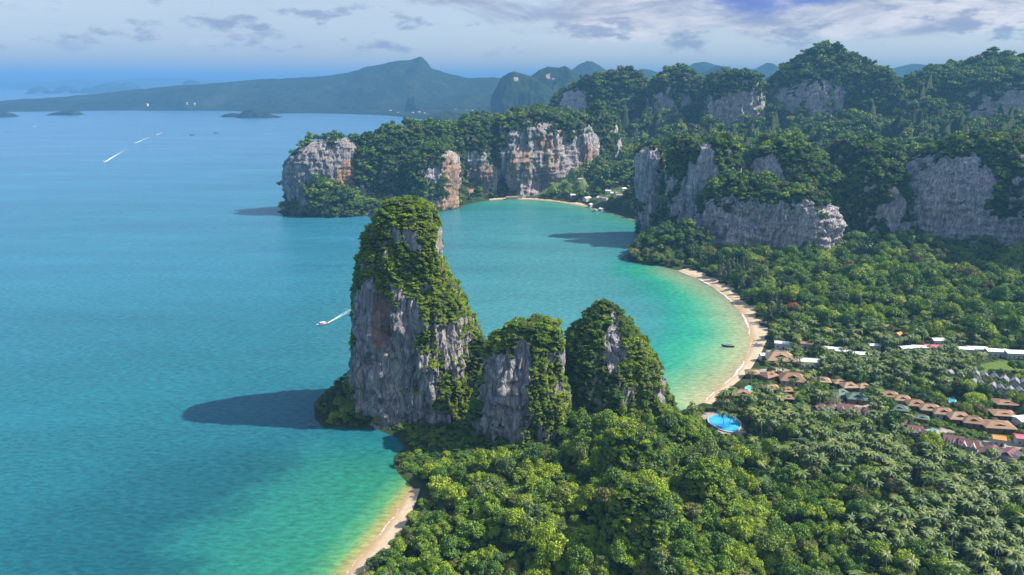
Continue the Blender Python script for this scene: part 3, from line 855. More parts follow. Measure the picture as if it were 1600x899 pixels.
        tl = 0.45 * st
        turn = np.stack([-n_[:, 1] * tl + rs.normal(0, .08, len(idx)), n_[:, 0] * tl + rs.normal(0, .08, len(idx)), rs.uniform(0, 6.28, len(idx))], -1)
        # plants differ in hue in patches and from one to the next
        pn = fbm(pts[:, 0] / 20 + o, pts[:, 1] / 20, pts[:, 2] / 20, 2)
        tn = np.clip(tint + 0.26 * pn + rs.normal(0, 0.15, len(idx)) + 0.45 * (rs.uniform(size=len(idx)) > 0.95), 0, 1)
        for (px, py, rpx, rpy, k_) in tints:
            x0, z0 = at_depth(px, py, Yc); x1, _ = at_depth(px + rpx, py, Yc); _, z1 = at_depth(px, py + rpy, Yc)
            tn = np.clip(tn + k_ * np.exp(-((pts[:, 0] - x0) / (x1 - x0)) ** 2 - ((pts[:, 2] - z0) / (z1 - z0)) ** 2), 0, 1)
        fo = scatter('foliage', pts, key, size, turn, tn, seed, root, base)
        N_TREES += len(idx)
    return root

T = tower
# --- the three pinnacles in front
T('limestone_pinnacle', 'tallest round-topped limestone pinnacle rising from the sea, red cave streak down its face', 415,
  [(314, 622, 654), (320, 604, 667), (335, 587, 681), (355, 577, 688), (390, 566, 690), (412, 560, 693), (440, 557, 705), (480, 556, 726), (520, 556, 744), (560, 553, 754), (600, 549, 760), (640, 546, 766), (684, 548, 772)],
  0.80, windows=[(612, 560, 72, 120), (596, 490, 46, 72), (722, 530, 22, 45, 0.9), (690, 372, 6, 18), (650, 640, 60, 45)], bias=0.62, res=(420, 330), seed=1, tree=2.7, key='shrub', dens=1.1,
  dents=[(606, 470, 13, 50, 7), (660, 690, 36, 42, 22), (574, 640, 20, 24, 8)], lump=0.06, tint=0.74, flute=1.5, stain=0.10, pale=0.65,
  stains=[(606, 470, 16, 60, 1.1), (580, 560, 30, 60, 0.28), (640, 650, 30, 30, 0.6), (600, 400, 26, 24, 0.4)], cat='pinnacle')
T('limestone_pinnacle', 'blocky middle pinnacle with pale grey face and bright green right edge', 370,
  [(503, 828, 862), (507, 803, 871), (520, 782, 876), (540, 765, 879), (570, 752, 881), (600, 742, 882), (640, 733, 882), (690, 726, 886), (735, 722, 892)],
  0.72, windows=[(788, 585, 36, 56), (815, 548, 15, 36), (775, 665, 36, 40, 1.1)], bias=0.55, res=(300, 230), seed=2, tree=2.9, key='shrub', lump=0.11, tint=0.6, flute=1.5, pale=0.72, tints=[(868, 620, 26, 120, .3)], dents=[(745, 700, 25, 40, 12)], cat='pinnacle')
T('limestone_pinnacle', 'pointed green pinnacle with narrow bare rock streak, beside the bay', 402,
  [(469, 943, 948), (477, 934, 957), (490, 920, 968), (510, 902, 988), (530, 890, 1006), (552, 885, 1020), (578, 881, 1034), (602, 879, 1041), (628, 876, 1046), (662, 872, 1048), (705, 868, 1044)],
  0.85, windows=[(953, 525, 15, 42), (1030, 592, 10, 20, 1.3), (930, 500, 8, 14, 1.0)], bias=0.62, res=(280, 220), seed=3, tree=3.3, key='shrub', lump=0.10, flute=1.4, pale=0.72, tint=0.52, tints=[(1000, 560, 50, 70, .22)], cat='pinnacle')
T('rock_apron', 'low dark rock apron at the foot of the tallest pinnacle, in its shadow', 412,
  [(590, 545, 562), (603, 530, 575), (615, 510, 590), (632, 497, 610), (655, 492, 620), (672, 490, 625)], 0.55, windows=[(505, 655, 18, 18), (540, 664, 70, 10), (560, 640, 30, 20)], bias=0.35, res=(160, 90), seed=4, tree=3.6, key='shrub', tint=0.3, cat='rock')
T('saddle_rock', 'low saddle of rock between the tallest and middle pinnacles', 408,
  [(528, 742, 752), (545, 728, 768), (580, 712, 790), (640, 700, 800), (700, 690, 800)], 0.7, windows=[(745, 615, 40, 40, 0.9), (735, 690, 30, 30, 1.0)], bias=0.42, res=(150, 110), seed=5, tree=3.0, key='shrub', tint=0.45, cat='rock', dents=[(720, 690, 30, 35, 10)])
T('forested_knoll', 'forested knoll with small bare grey rock patch below the pointed pinnacle', 292,
  [(672, 968, 1000), (682, 955, 1022), (705, 944, 1045), (740, 936, 1066), (790, 926, 1090), (840, 916, 1110)], 0.9, windows=[(958, 736, 17, 24)], bias=0.7, res=(170, 130), seed=6, tree=3.8, key='shrub', tint=0.6, cat='hill')
T('forested_knoll', 'steep vine-draped knoll on the crest of the leafy hill toward the large pool', 318, [(658, 1040, 1066), (666, 1022, 1086), (688, 1008, 1106), (720, 996, 1122), (780, 990, 1136)], 0.8, bias=0.85, res=(130, 100), seed=61, tree=3.9, key='shrub', tint=0.6, cat='hill', lump=.14, tints=[(1060, 690, 30, 40, .2)])
T('forested_knoll', 'steep lime-green knoll at the bottom of the leafy hill', 246, [(752, 985, 1013), (768, 968, 1034), (805, 955, 1056), (860, 945, 1075), (930, 935, 1090)], 0.8, bias=0.85, res=(130, 100), seed=62, tree=3.6, key='shrub', tint=0.66, cat='hill', lump=.14)
T('forested_knoll', 'narrow vine-draped outcrop in the hollow below the middle pinnacle', 288, [(742, 878, 894), (758, 864, 906), (792, 856, 918), (850, 850, 925)], 0.8, bias=0.8, windows=[(872, 800, 8, 14, 1.2)], res=(110, 90), seed=63, tree=3.4, key='shrub', tint=0.62, cat='hill', lump=.12)
T('forested_knoll', 'leafy shoulder on the right slope of the leafy hill', 270, [(728, 1090, 1114), (744, 1074, 1132), (784, 1062, 1150), (840, 1056, 1166), (890, 1050, 1176)], 0.8, bias=0.85, res=(120, 90), seed=64, tree=3.8, key='shrub', tint=0.55, cat='hill', lump=.14)
T('shore_rock', 'small dark rock in the water off the rock apron', 386, [(662, 481, 490), (667, 478, 496), (673, 477, 497)], 0.8, windows=[(487, 666, 30, 20, 3)], bias=-1, res=(50, 24), seed=7, cat='rock', lump=.12, flute=.25)
T('shore_rock', 'grey rock at the upper end of the near beach', 338, [(722, 618, 628), (735, 613, 640), (748, 615, 648)], 0.8, bias=0.1, res=(60, 30), seed=8, cat='rock', tree=3.5, key='shrub', lump=.1, flute=.4)
T('shore_rock', 'small black rock standing off the wooded headland', 800, [(397, 973, 976), (401, 971, 979), (406, 970, 980)], 0.8, bias=-1, windows=[(975, 400, 20, 10, 3)], res=(30, 16), seed=9, cat='rock', lump=.1, flute=.2)

# --- the far wall across the bay
g2 = 'towers of the long wall across the bay'
T('limestone_tower', 'grey sea cliff at the left tip of the far wall, orange stain on its edge', 1125,
  [(219, 505, 540), (222, 488, 556), (232, 466, 564), (250, 452, 567), (280, 449, 570), (310, 452, 573), (338, 450, 577)], 0.62, windows=[(500, 268, 52, 40), (548, 262, 18, 42)], bias=0.25, res=(190, 120), seed=11, tree=9, stains=[(547, 275, 14, 26, 1.1)], stain=0.15, group=g2, pale=0.5, shear=0.25, tint=0.32, flute=1.6)
T('green_knoll', 'leafy knoll at the waterline below the grey tip cliff', 1090, [(291, 490, 520), (296, 476, 540), (310, 468, 556), (336, 464, 575)], 0.6, windows=[(474, 314, 10, 16)], bias=0.7, res=(110, 60), seed=12, tree=9, tint=0.5, cat='hill')
T('shore_rock', 'small leafy rock at the very tip of the far wall', 1085, [(318, 450, 460), (324, 445, 468), (337, 442, 470)], 0.8, bias=0.4, res=(60, 34), seed=13, tree=7, cat='rock', flute=.6)
T('green_knoll', 'small leafy rock spur at the waterline mid-way along the far wall', 1085, [(318, 570, 590), (323, 562, 600), (339, 556, 612)], 0.6, windows=[(580, 335, 20, 5)], bias=0.6, res=(70, 40), seed=14, tree=8, cat='hill', tint=.45)
T('limestone_tower', 'broad wholly forested tower right of the grey tip cliff', 1190, [(201, 632, 662), (206, 612, 690), (220, 582, 718), (240, 570, 735), (270, 562, 742), (300, 556, 746), (336, 552, 748)], 0.55, windows=[(580, 285, 6, 12, 1.0)], bias=0.75, res=(190, 120), seed=15, tree=10, group=g2, pale=0.75, shear=0.6, tint=0.36)
T('limestone_tower', 'low forested shoulder joining the grey tip cliff to the broad tower', 1160, [(218, 575, 612), (223, 560, 630), (240, 552, 645), (290, 548, 655), (336, 545, 655)], 0.6, bias=0.75, res=(130, 90), seed=16, tree=9, group=g2, pale=0.75, shear=0.6, tint=0.36)
T('limestone_tower', 'buttress with cream right edge and small cave cliff at the waterline', 1135, [(233, 660, 690), (240, 650, 708), (256, 644, 716), (280, 642, 718), (305, 640, 714), (334, 640, 714)], 0.8, windows=[(707, 272, 12, 40), (695, 322, 24, 9), (678, 268, 10, 10, 1.0)], bias=0.62, res=(140, 100), seed=17, tree=8.5, stains=[(705, 280, 16, 45, .9), (695, 320, 26, 12, .9)], group=g2, pale=0.75, shear=0.6, tint=0.38, flute=1.4)
T('limestone_tower', 'tower with rose and cream cliff above leafy shore trees', 1255, [(191, 726, 758), (198, 708, 785), (212, 702, 798), (240, 700, 802), (270, 700, 800), (316, 700, 798)], 0.6, windows=[(742, 270, 32, 26)], bias=0.7, res=(170, 110), seed=18, tree=10, stains=[(745, 275, 34, 30, 1.0)], group=g2, pale=0.75, shear=0.6, tint=0.36, flute=1.8, dents=[(745, 285, 18, 10, 8)])
T('limestone_tower', 'largest bare cream and ochre cliff above the far beach', 1325, [(176, 822, 850), (180, 795, 878), (188, 778, 900), (204, 780, 925), (230, 782, 930), (262, 783, 931), (312, 786, 932)], 0.6, windows=[(836, 252, 50, 46, 2.4), (886, 255, 26, 30)], bias=0.62, res=(240, 150), seed=19, tree=10, stains=[(840, 250, 60, 50, .5), (850, 220, 16, 14, .5)], group=g2, pale=0.75, shear=0.6, tint=0.36, flute=2.2, dents=[(842, 280, 16, 16, 14)])
T('limestone_tower', 'narrow tower with mauve cliff right of the largest cream cliff', 1340, [(187, 902, 918), (195, 894, 926), (215, 891, 936), (250, 890, 940), (290, 888, 942)], 0.8, windows=[(912, 240, 22, 34)], bias=0.6, res=(120, 90), seed=20, tree=9, stains=[(918, 250, 20, 30, .7)], group=g2, pale=0.75, shear=0.6, tint=0.34, flute=1.5)
T('limestone_tower', 'tall leafy tower with one thin cream streak behind the far village', 1390, [(166, 928, 944), (174, 918, 956), (200, 912, 968), (240, 908, 978), (292, 905, 985)], 0.8, windows=[(968, 235, 4, 18), (962, 200, 3, 6, 1.2)], bias=0.72, res=(120, 90), seed=21, tree=10, group=g2, pale=0.75, shear=0.6, tint=0.36)
T('limestone_tower', 'forested shoulder behind the rose and cream cliff', 1380, [(190, 750, 800), (196, 720, 840), (215, 700, 870), (260, 690, 880), (300, 690, 880)], 0.5, bias=0.8, res=(120, 70), seed=22, tree=11, group=g2, pale=0.75, shear=0.6, tint=0.34)

# --- cliffs above the main beach
g3 = 'cliff towers above the main beach'
T('limestone_tower', 'slim column at the seaward end of the right cliffs, blue-grey face', 935, [(231, 1004, 1028), (236, 995, 1037), (255, 992, 1041), (300, 992, 1044), (350, 993, 1046), (390, 993, 1052)], 0.8, windows=[(1008, 280, 16, 45)], bias=0.5, res=(130, 120), seed=31, tree=7.5, group=g3, pale=0.9, tint=0.42, flute=1.2)
T('limestone_tower', 'leafy tower behind the slim seaward column', 905, [(223, 1054, 1074), (230, 1044, 1084), (260, 1040, 1094), (300, 1038, 1100), (350, 1035, 1108), (385, 1030, 1115)], 0.8, windows=[(1082, 320, 26, 50)], bias=0.6, res=(130, 120), seed=32, tree=7.5, group=g3, pale=0.9, tint=0.40, flute=1.2)
T('limestone_tower', 'flat-topped tower with pale streaked left edge above the beach headland', 888, [(227, 1095, 1140), (232, 1084, 1148), (250, 1078, 1152), (280, 1074, 1154), (330, 1068, 1158), (385, 1062, 1165)], 0.8, windows=[(1082, 312, 24, 56), (1096, 260, 10, 40)], bias=0.6, res=(160, 130), seed=33, tree=7.5, group=g3, pale=0.9, tint=0.48, flute=1.3, stains=[(1098, 270, 8, 40, .4)])
T('limestone_tower', 'great forested dome above the long streaked cliff', 915, [(222, 1208, 1238), (227, 1194, 1258), (240, 1180, 1275), (260, 1166, 1294), (285, 1150, 1316), (310, 1136, 1328), (345, 1125, 1335), (395, 1115, 1340)], 0.6, windows=[(1186, 262, 16, 22, 1.3)], bias=0.72, res=(190, 140), seed=34, tree=8, group=g3, pale=0.9, tint=0.48)
T('limestone_cliff', 'long low cliff of white and mauve dripstone streaks under forest', 838, [(284, 1148, 1185), (292, 1125, 1225), (303, 1106, 1262), (320, 1099, 1284), (345, 1097, 1298), (402, 1096, 1306)], 0.4, windows=[(1196, 368, 112, 42, 2.6), (1285, 345, 20, 30)], bias=0.6, res=(300, 130), seed=35, tree=8, shear=-0.12, group=g3, pale=1.0, tint=0.46, flute=2.1, power=3.4, dents=[(1200, 395, 90, 16, 7)], stain=0.05, stains=[(1185, 345, 14, 16, .5), (1110, 380, 16, 30, .4)])
T('limestone_tower', 'dark forested tower set back between the dome and the right massif', 985, [(228, 1315, 1365), (234, 1298, 1392), (255, 1290, 1412), (300, 1285, 1428), (400, 1280, 1440)], 0.6, windows=[(1388, 330, 10, 30, 1.2)], bias=0.75, res=(150, 110), seed=36, tree=9, group=g3, pale=0.9, tint=0.36)
T('limestone_tower', 'rounded green hump behind the dark gully', 1010, [(236, 1428, 1450), (242, 1412, 1466), (262, 1400, 1480), (330, 1395, 1490)], 0.7, bias=0.8, res=(90, 60), seed=37, tree=9, group=g3, pale=0.9, tint=0.42)
T('limestone_tower', 'forested gully shoulder with pale patches left of the right massif', 880, [(262, 1350, 1392), (272, 1335, 1412), (300, 1325, 1425), (350, 1320, 1430), (405, 1318, 1435)], 0.6, windows=[(1382, 325, 12, 26), (1388, 375, 16, 28), (1345, 370, 10, 16)], bias=0.68, res=(130, 110), seed=38, tree=8, group=g3, pale=0.9, tint=0.34)
T('limestone_tower', 'right massif with blue-grey streaked cliffs reaching the photo edge', 855, [(222, 1520, 1590), (228, 1495, 1640), (245, 1468, 1690), (280, 1442, 1720), (320, 1424, 1740), (360, 1412, 1750), (416, 1402, 1760)], 0.42, windows=[(1460, 365, 56, 60, 2.6), (1497, 285, 22, 36, 2.2), (1450, 310, 36, 50, 1.8), (1585, 330, 36, 80, 2.2), (1535, 375, 40, 36, 1.8)], bias=0.5, res=(280, 150), seed=39, tree=8, shear=-0.2, group=g3, pale=1.0, tint=0.44, flute=2.1, power=3.0)
T('limestone_tower', 'massif continuing beyond the right photo edge', 765, [(205, 1760, 1900), (225, 1700, 2000), (270, 1672, 2060), (340, 1655, 2080), (440, 1645, 2100)], 0.6, bias=0.6, res=(140, 90), seed=40, tree=9, group=g3, pale=0.9, tint=0.4)
T('wooded_headland', 'low dark wooded headland jutting into the bay under the cliffs', 812, [(356, 1062, 1086), (364, 1036, 1100), (378, 1008, 1108), (395, 988, 1112), (416, 982, 1114)], 0.4, bias=0.85, res=(150, 80), seed=41, tree=6.5, tint=0.30, cat='headland')
T('limestone_cliff', 'small grey outcrop among shaded trees at the right edge', 640, [(466, 1560, 1590), (476, 1548, 1610), (500, 1540, 1620)], 0.6, windows=[(1568, 490, 12, 9)], bias=0.55, res=(80, 50), seed=42, tree=6, tint=0.42, cat='rock', flute=.5)

# --- the mountains behind
g4 = 'karst mountains behind the beach cliffs'
kw = dict(key='low', pale=0.9, group=g4, cat='mountain', flute=2.0)
T('karst_mountain', 'long-backed mountain with grey cliff at its left foot', 1760, [(113, 962, 984), (119, 938, 998), (131, 908, 1008), (146, 882, 1018), (166, 868, 1026), (205, 862, 1032), (250, 860, 1040)], 0.5, windows=[(895, 158, 20, 14), (930, 172, 16, 8, 1.0)], bias=0.6, res=(170, 100), seed=51, tree=13, tint=0.36, **kw)
T('karst_mountain', 'rounded mountain with rose cliff on its left shoulder', 1700, [(111, 1056, 1074), (116, 1036, 1084), (128, 1017, 1091), (150, 1009, 1095), (180, 1005, 1098), (240, 1000, 1102)], 0.7, windows=[(1030, 172, 17, 20), (1065, 160, 5, 6)], bias=0.62, res=(140, 100), seed=52, tree=13, stains=[(1030, 175, 17, 20, .5)], tint=0.36, **kw)
T('karst_mountain', 'flat-topped mountain with broad mauve cliff', 1620, [(120, 1125, 1178), (124, 1106, 1188), (140, 1099, 1192), (180, 1098, 1194), (240, 1092, 1200)], 0.6, windows=[(1146, 178, 42, 26, 2.4)], bias=0.62, res=(170, 100), seed=53, tree=13, stain=.15, power=3, tint=0.36, **kw)
T('karst_mountain', 'highest pointed peak with broad mauve cliff band', 1660, [(75, 1286, 1298), (82, 1266, 1317), (95, 1247, 1336), (110, 1228, 1362), (126, 1208, 1385), (150, 1200, 1398), (190, 1198, 1410), (245, 1192, 1420)], 0.6, windows=[(1262, 168, 64, 28, 2.4)], bias=0.65, res=(210, 130), seed=54, tree=13, stain=.15, stains=[(1308, 150, 14, 16, .7)], lump=.06, tint=0.36, **kw)
T('karst_mountain', 'forested shoulder below the highest peak on its right', 1560, [(119, 1362, 1390), (128, 1346, 1402), (150, 1340, 1410), (200, 1330, 1420), (245, 1325, 1425)], 0.7, bias=0.8, res=(110, 80), seed=55, tree=13, tint=0.34, **kw)
T('karst_mountain', 'long forested ridge at the right edge with blue-grey cliffs', 1620, [(92, 1545, 1568), (97, 1522, 1598), (107, 1485, 1660), (119, 1440, 1740), (138, 1412, 1800), (180, 1402, 1840), (245, 1392, 1850)], 0.42, windows=[(1548, 172, 62, 22, 2.2), (1440, 178, 12, 8), (1490, 182, 16, 8)], bias=0.7, res=(220, 110), seed=56, tree=13, lump=.06, tint=0.40, **kw)
T('karst_mountain', 'forested foothill in front of the mauve cliffs', 1450, [(186, 1300, 1350), (196, 1265, 1400), (215, 1230, 1440), (250, 1200, 1470)], 0.6, bias=0.85, res=(120, 70), seed=57, tree=12, tint=0.42, **kw)

# ------------------------------------------------------------------ buildings and pools of the resort
B_PADS = []           # (x, y, radius, clear length towards the viewer)
M['brown_roof'] = simple('brown_shingle', (0.27, 0.165, 0.10), 0.85, 0.22, 0.5)
M['tan_roof'] = simple('tan_shingle', (0.32, 0.215, 0.135), 0.85, 0.22, 0.5)
M['maroon_roof'] = simple('maroon_tile', (0.16, 0.065, 0.072), 0.75, 0.25, 0.5)
M['white_roof'] = simple('white_sheet_roof', (0.66, 0.68, 0.71), 0.5, 0.14, 0.3)
M['grey_roof'] = simple('grey_shingle', (0.20, 0.20, 0.23), 0.8, 0.25, 0.5)
M['green_roof'] = simple('green_shingle', (0.10, 0.16, 0.12), 0.8, 0.25, 0.5)
M['orange_roof'] = simple('orange_tile', (0.66, 0.24, 0.05), 0.7, 0.2, 0.5)
M['pink_roof'] = simple('pink_sheet_roof', (0.60, 0.10, 0.16), 0.6, 0.2, 0.5)
M['thatch'] = simple('thatch', (0.30, 0.25, 0.19), 0.95, 0.3, 0.8)
M['wall_white'] = simple('white_render', (0.5, 0.48, 0.44), 0.8, 0.15, 0.5)
M['wall_wood'] = simple('timber_wall', (0.22, 0.13, 0.08), 0.8, 0.25, 1.0)
M['opening'] = simple('dark_opening', (0.03, 0.03, 0.035), 0.4, 0.2, 1.0)
M['window'] = simple('window_pane', (0.05, 0.07, 0.09), 0.15, 0.2, 1.0, 0.6)
M['gable'] = simple('pale_gable', (0.62, 0.53, 0.49), 0.8, 0.15, 0.8)
M['coping'] = simple('pool_coping', (0.36, 0.31, 0.25), 0.8, 0.15, 0.8)
M['ridge'] = simple('ridge_cap', (0.34, 0.21, 0.13), 0.85, 0.2, 0.8)
def walls(mb, L, W, h):
    mb.box(-L / 2, L / 2, -W / 2, W / 2, -1.0, h)
def openings(root, L, W, h, rs):
    """door and windows on the long fronts and ends"""
    for sgn in (-1, 1):
        n = max(2, int(L / 3.2))
        for i in range(n):
            x = -L / 2 + L * (i + 0.5) / n
            mb = MB()
            if i == n // 2:
                mb.box(x - 0.55, x + 0.55, sgn * W / 2 - 0.04, sgn * W / 2 + 0.06, 0.0, 2.1); mb.build('door', M['opening'], root)
            else:
                mb.box(x - 0.6, x + 0.6, sgn * W / 2 - 0.04, sgn * W / 2 + 0.06, 0.9, 2.1); mb.build('window', M['window'], root)
def place(px, py, wpx):
    x, y = G(px, py, 4.0)
    dep = project(x, y, 4.0)[2]
    return x, y, float(land_z(np.array([x]), np.array([y]))[0]), wpx * dep / FPX
def hip_roof(L, W, h, rise, ov=0.9, ridge_f=0.45):
    mb = MB(); a, b = L / 2 + ov, W / 2 + ov; r = L / 2 * ridge_f
    e = [(-a, -b, h), (a, -b, h), (a, b, h), (-a, b, h)]; r0, r1 = (-r, 0, h + rise), (r, 0, h + rise)
    mb.poly([e[0], e[1], r1, r0]); mb.poly([e[1], e[2], r1]); mb.poly([e[2], e[3], r0, r1]); mb.poly([e[3], e[0], r0])
    t = 0.22
    mb.poly([(p[0], p[1], h - t) for p in e][::-1])
    for k in range(4):
        p, q = e[k], e[(k + 1) % 4]; mb.poly([(p[0], p[1], h - t), (q[0], q[1], h - t), q, p])
    return mb
def gable_roof(L, W, h, rise, ov=0.7, t=0.18):
    mb = MB(); a, b = L / 2 + ov, W / 2 + ov
    for s in (-1, 1):
        top = [(-a, s * b, h), (a, s * b, h), (a, 0, h + rise), (-a, 0, h + rise)]
        if s > 0: top = top[::-1]
        mb.prism([(p[0], p[1], p[2] - t) for p in top], t)
    return mb
def gablet(mb, x, y, w, d, z, h, ang):
    """small gable sitting in a roof slope, opening towards ang"""
    c, s = math.cos(ang), math.sin(ang)
    def tr(u, v, zz): return (x + u * c - v * s, y + u * s + v * c, zz)
    mb.poly([tr(0, -w / 2, z), tr(0, 0, z + h), tr(-d, 0, z + h)]); mb.poly([tr(0, 0, z + h), tr(0, w / 2, z), tr(-d, 0, z + h)])
ORD = ['first', 'second', 'third', 'fourth', 'fifth', 'sixth', 'seventh', 'eighth', 'ninth', 'tenth', 'eleventh', 'twelfth', 'thirteenth', 'fourteenth', 'fifteenth', 'sixteenth', 'seventeenth', 'eighteenth', 'nineteenth', 'twentieth']
def villa(px, py, wpx, rz, label, group, roof='brown_roof', ratio=0.72, rise=0.36, front=12):
    x, y, z, L = place(px, py, wpx); W = L * ratio; h = 3.2; rs = random.Random(px * 7 + py)
    root = tag(empty('villa', (x, y, z), rz), label, 'villa', group)
    mb = MB(); walls(mb, L, W, h); mb.build('wall', M['wall_white' if rs.random() < .15 else 'wall_wood'], root)
    rt = hip_roof(L, W, h, W * rise).build('roof', M[roof], root)
    mb = MB(); r = L / 2 * .45; mb.box(-r, r, -0.18, 0.18, h + W * rise - 0.05, h + W * rise + 0.16); mb.build('ridge_cap', M['ridge'], rt)
    # gablet over the front slope with its dark triangular vent
    mb = MB(); b = W / 2 + .9; yy = -b * 0.62; zz = h + W * rise * 0.40
    gablet(mb, 0, yy, L * .5, b * 0.36, zz, W * rise * .46, -math.pi / 2)
    mb.build('gablet', M[roof], rt)
    mb = MB(); mb.poly([(-L * .2, yy + .12, zz + .05), (L * .2, yy + .12, zz + .05), (0, yy + .12, zz + W * rise * .40)]); mb.build('gable_vent', M['opening'], rt)
    openings(root, L, W, h, rs)
    B_PADS.append((x, y, L * .56, front, label))
    return root
def long_roof(px, py, wpx, rz, label, cat='shed', group=None, roof='white_roof', ratio=0.42, rise=0.14, h=4.4, name='long_building', front=13, wall='wall_white'):
    x, y, z, L = place(px, py, wpx); W = max(4.0, L * ratio)
    root = tag(empty(name, (x, y, z), rz), label, cat, group)
    mb = MB(); walls(mb, L, W, h)
    for s in (-1, 1): mb.poly([(s * L / 2, -W / 2, h), (s * L / 2, W / 2, h), (s * L / 2, 0, h + W * rise)][::s])
    mb.build('wall', M[wall], root)
    rt = gable_roof(L, W, h + .05, W * rise).build('roof', M[roof], root)
    mb = MB(); mb.box(-L / 2 - .7, L / 2 + .7, -.16, .16, h + W * rise + .02, h + W * rise + .14); mb.build('ridge_cap', M[roof], rt)
    openings(root, L, W, h, random.Random(px))
    B_PADS.append((x, y, max(L * .5, W * .7), front, label))
    return root
def maroon_row(px, py, wpx, rz, n, label, group):
    """terrace of bungalows: maroon ridge roof with pale cross gables along its front"""
    x, y, z, L = place(px, py, wpx); W = 7.0; h = 3.4; rise = 2.6
    root = tag(empty('bungalow_terrace', (x, y, z), rz), label, 'bungalow', group)
    mb = MB(); walls(mb, L, W, h); mb.build('wall', M['wall_white'], root)
    rt = gable_roof(L, W, h + .05, rise).build('roof', M['maroon_roof'], root)
    for i in range(n):
        xx = -L / 2 + L * (i + .5) / n
        mb = MB(); w2 = L / n * .34
        for s in (-1, 1):
            t = [(xx + s * w2, -W / 2 - 1.6, h - .1), (xx, -W / 2 - 1.6, h + 1.9), (xx, -.6, h + 1.9), (xx + s * w2, -.6, h - .1)]
            mb.prism([(p[0], p[1], p[2]) for p in (t if s > 0 else t[::-1])], .16)
        mb.build('porch_roof', M['gable'], root)
        mb = MB(); mb.poly([(xx - w2 * .9, -W / 2 - 1.3, h - .1), (xx + w2 * .9, -W / 2 - 1.3, h - .1), (xx, -W / 2 - 1.3, h + 1.7)]); mb.build('porch_gable', M['gable'], root)
        mb = MB(); mb.box(xx - .5, xx + .5, -W / 2 - .08, -W / 2 + .04, 0, 2.1); mb.build('door', M['opening'], root)
    B_PADS.append((x, y, L * .5, 10, label))
    return root
def thai_house(px, py, wpx, rz, label, group):
    """small house with a steep swept grey roof and pointed gable"""
    x, y, z, L = place(px, py, wpx); W = L * .85; h = 4.6
    root = tag(empty('steep_roofed_house', (x, y, z), rz), label, 'house', group)
    mb = MB(); walls(mb, L, W, h); mb.build('wall', M['wall_white'], root)
    mb = MB(); a, b = L / 2 + .5, W / 2 + .9
    for s in (-1, 1):      # two pitches: shallow eaves, steep upper part
        for (y0, z0, y1, z1) in ((b, h - .2, b * .55, h + 1.5), (b * .55, h + 1.5, 0, h + W * .62)):
            t = [(-a, s * y0, z0), (a, s * y0, z0), (a, s * y1, z1), (-a, s * y1, z1)]
            mb.prism(t if s < 0 else t[::-1], .16)
    rt = mb.build('roof', M['grey_roof'], root)
    for s in (-1, 1):
        mb = MB(); mb.poly([(s * (L / 2 + .05), -W / 2 * .9, h), (s * (L / 2 + .05), W / 2 * .9, h), (s * (L / 2 + .05), 0, h + W * .5)]); mb.build('gable', M['gable'], root)
        mb = MB(); mb.box(s * a - .12, s * a + .12, -.14, .14, h + W * .56, h + W * .62 + .9); mb.build('finial', M['gable'], rt)
    openings(root, L, W, h - 1.4, random.Random(px))
    B_PADS.append((x, y, L * .55, 5, label))
    return root

gv = 'brown hip-roofed villas in the stepped row'
row = [(1389, 620, 24), (1409, 626, 22), (1430, 634, 25), (1452, 641, 27), (1472, 647, 27), (1497, 655, 30), (1519, 661, 28)]
for i, (px, py, wp) in enumerate(row):
    villa(px, py, wp, R(-16 + 3 * (i % 3)), 'brown hip-roofed villa, %s from the left in the stepped row by the garden pool' % ORD[i], gv, 'tan_roof' if i % 2 else 'brown_roof')
for i, (px, py, wp, lb) in enumerate([(1285, 597, 20, 'brown hip-roofed villa alone between palms, left of the close pair'), (1312, 600, 18, 'brown villa, left one of the close pair among palms'), (1326, 606, 22, 'brown villa with dark gable, right one of the close pair among palms'), (1348, 607, 18, 'brown villa half hidden by the round tree right of the close pair')]):
    villa(px, py, wp, R(-10 + 6 * i), lb, 'brown villas among the palms', 'tan_roof')
for (px, py, wp, rz, rf, lb) in [(1218, 562, 40, -8, 'tan_roof', 'large tan-roofed restaurant beside the main beach trees'), (1238, 594, 36, -14, 'brown_roof', 'large brown pavilion with open white front below the path'),
        (1201, 589, 22, 30, 'brown_roof', 'steep brown pavilion left of the large open-fronted pavilion'), (1175, 583, 18, -12, 'tan_roof', 'small tan roof nearest the beach end of the path'), (1204, 609, 22, -5, 'tan_roof', 'tan-roofed hall below the steep brown pavilion'),
        (1229, 612, 17, 8, 'brown_roof', 'small brown roof right of the tan-roofed hall'), (1231, 624, 17, -12, 'tan_roof', 'small tan roof half sunk in palms below the hall'), (1161, 618, 26, -10, 'tan_roof', 'broad tan roof beside the small green pool'),
        (1338, 624, 27, -14, 'green_roof', 'dark green hipped roof beside the round tree'), (1313, 616, 20, 20, 'green_roof', 'grey-green hipped roof behind the bare tree'), (1404, 641, 22, -20, 'green_roof', 'pale green roof in trees below the stepped villa row'),
        (1440, 656, 16, -25, 'green_roof', 'small pale green roof above the garden pool')]:
    villa(px, py, wp, R(rz), lb, None, rf, front=12)
for i, (px, py, wp) in enumerate([(1570, 632, 30), (1566, 649, 32), (1557, 667, 42)]):
    villa(px, py, wp, R(-8), ['broad brown hotel roof farthest up the lane on the right', 'broad brown hotel roof in the middle of the three on the lane', 'widest brown hotel roof at the lower end of the lane'][i], 'broad brown hotel roofs', 'brown_roof', .62, .22, 7)
mr = 'maroon-roofed bungalow terraces'
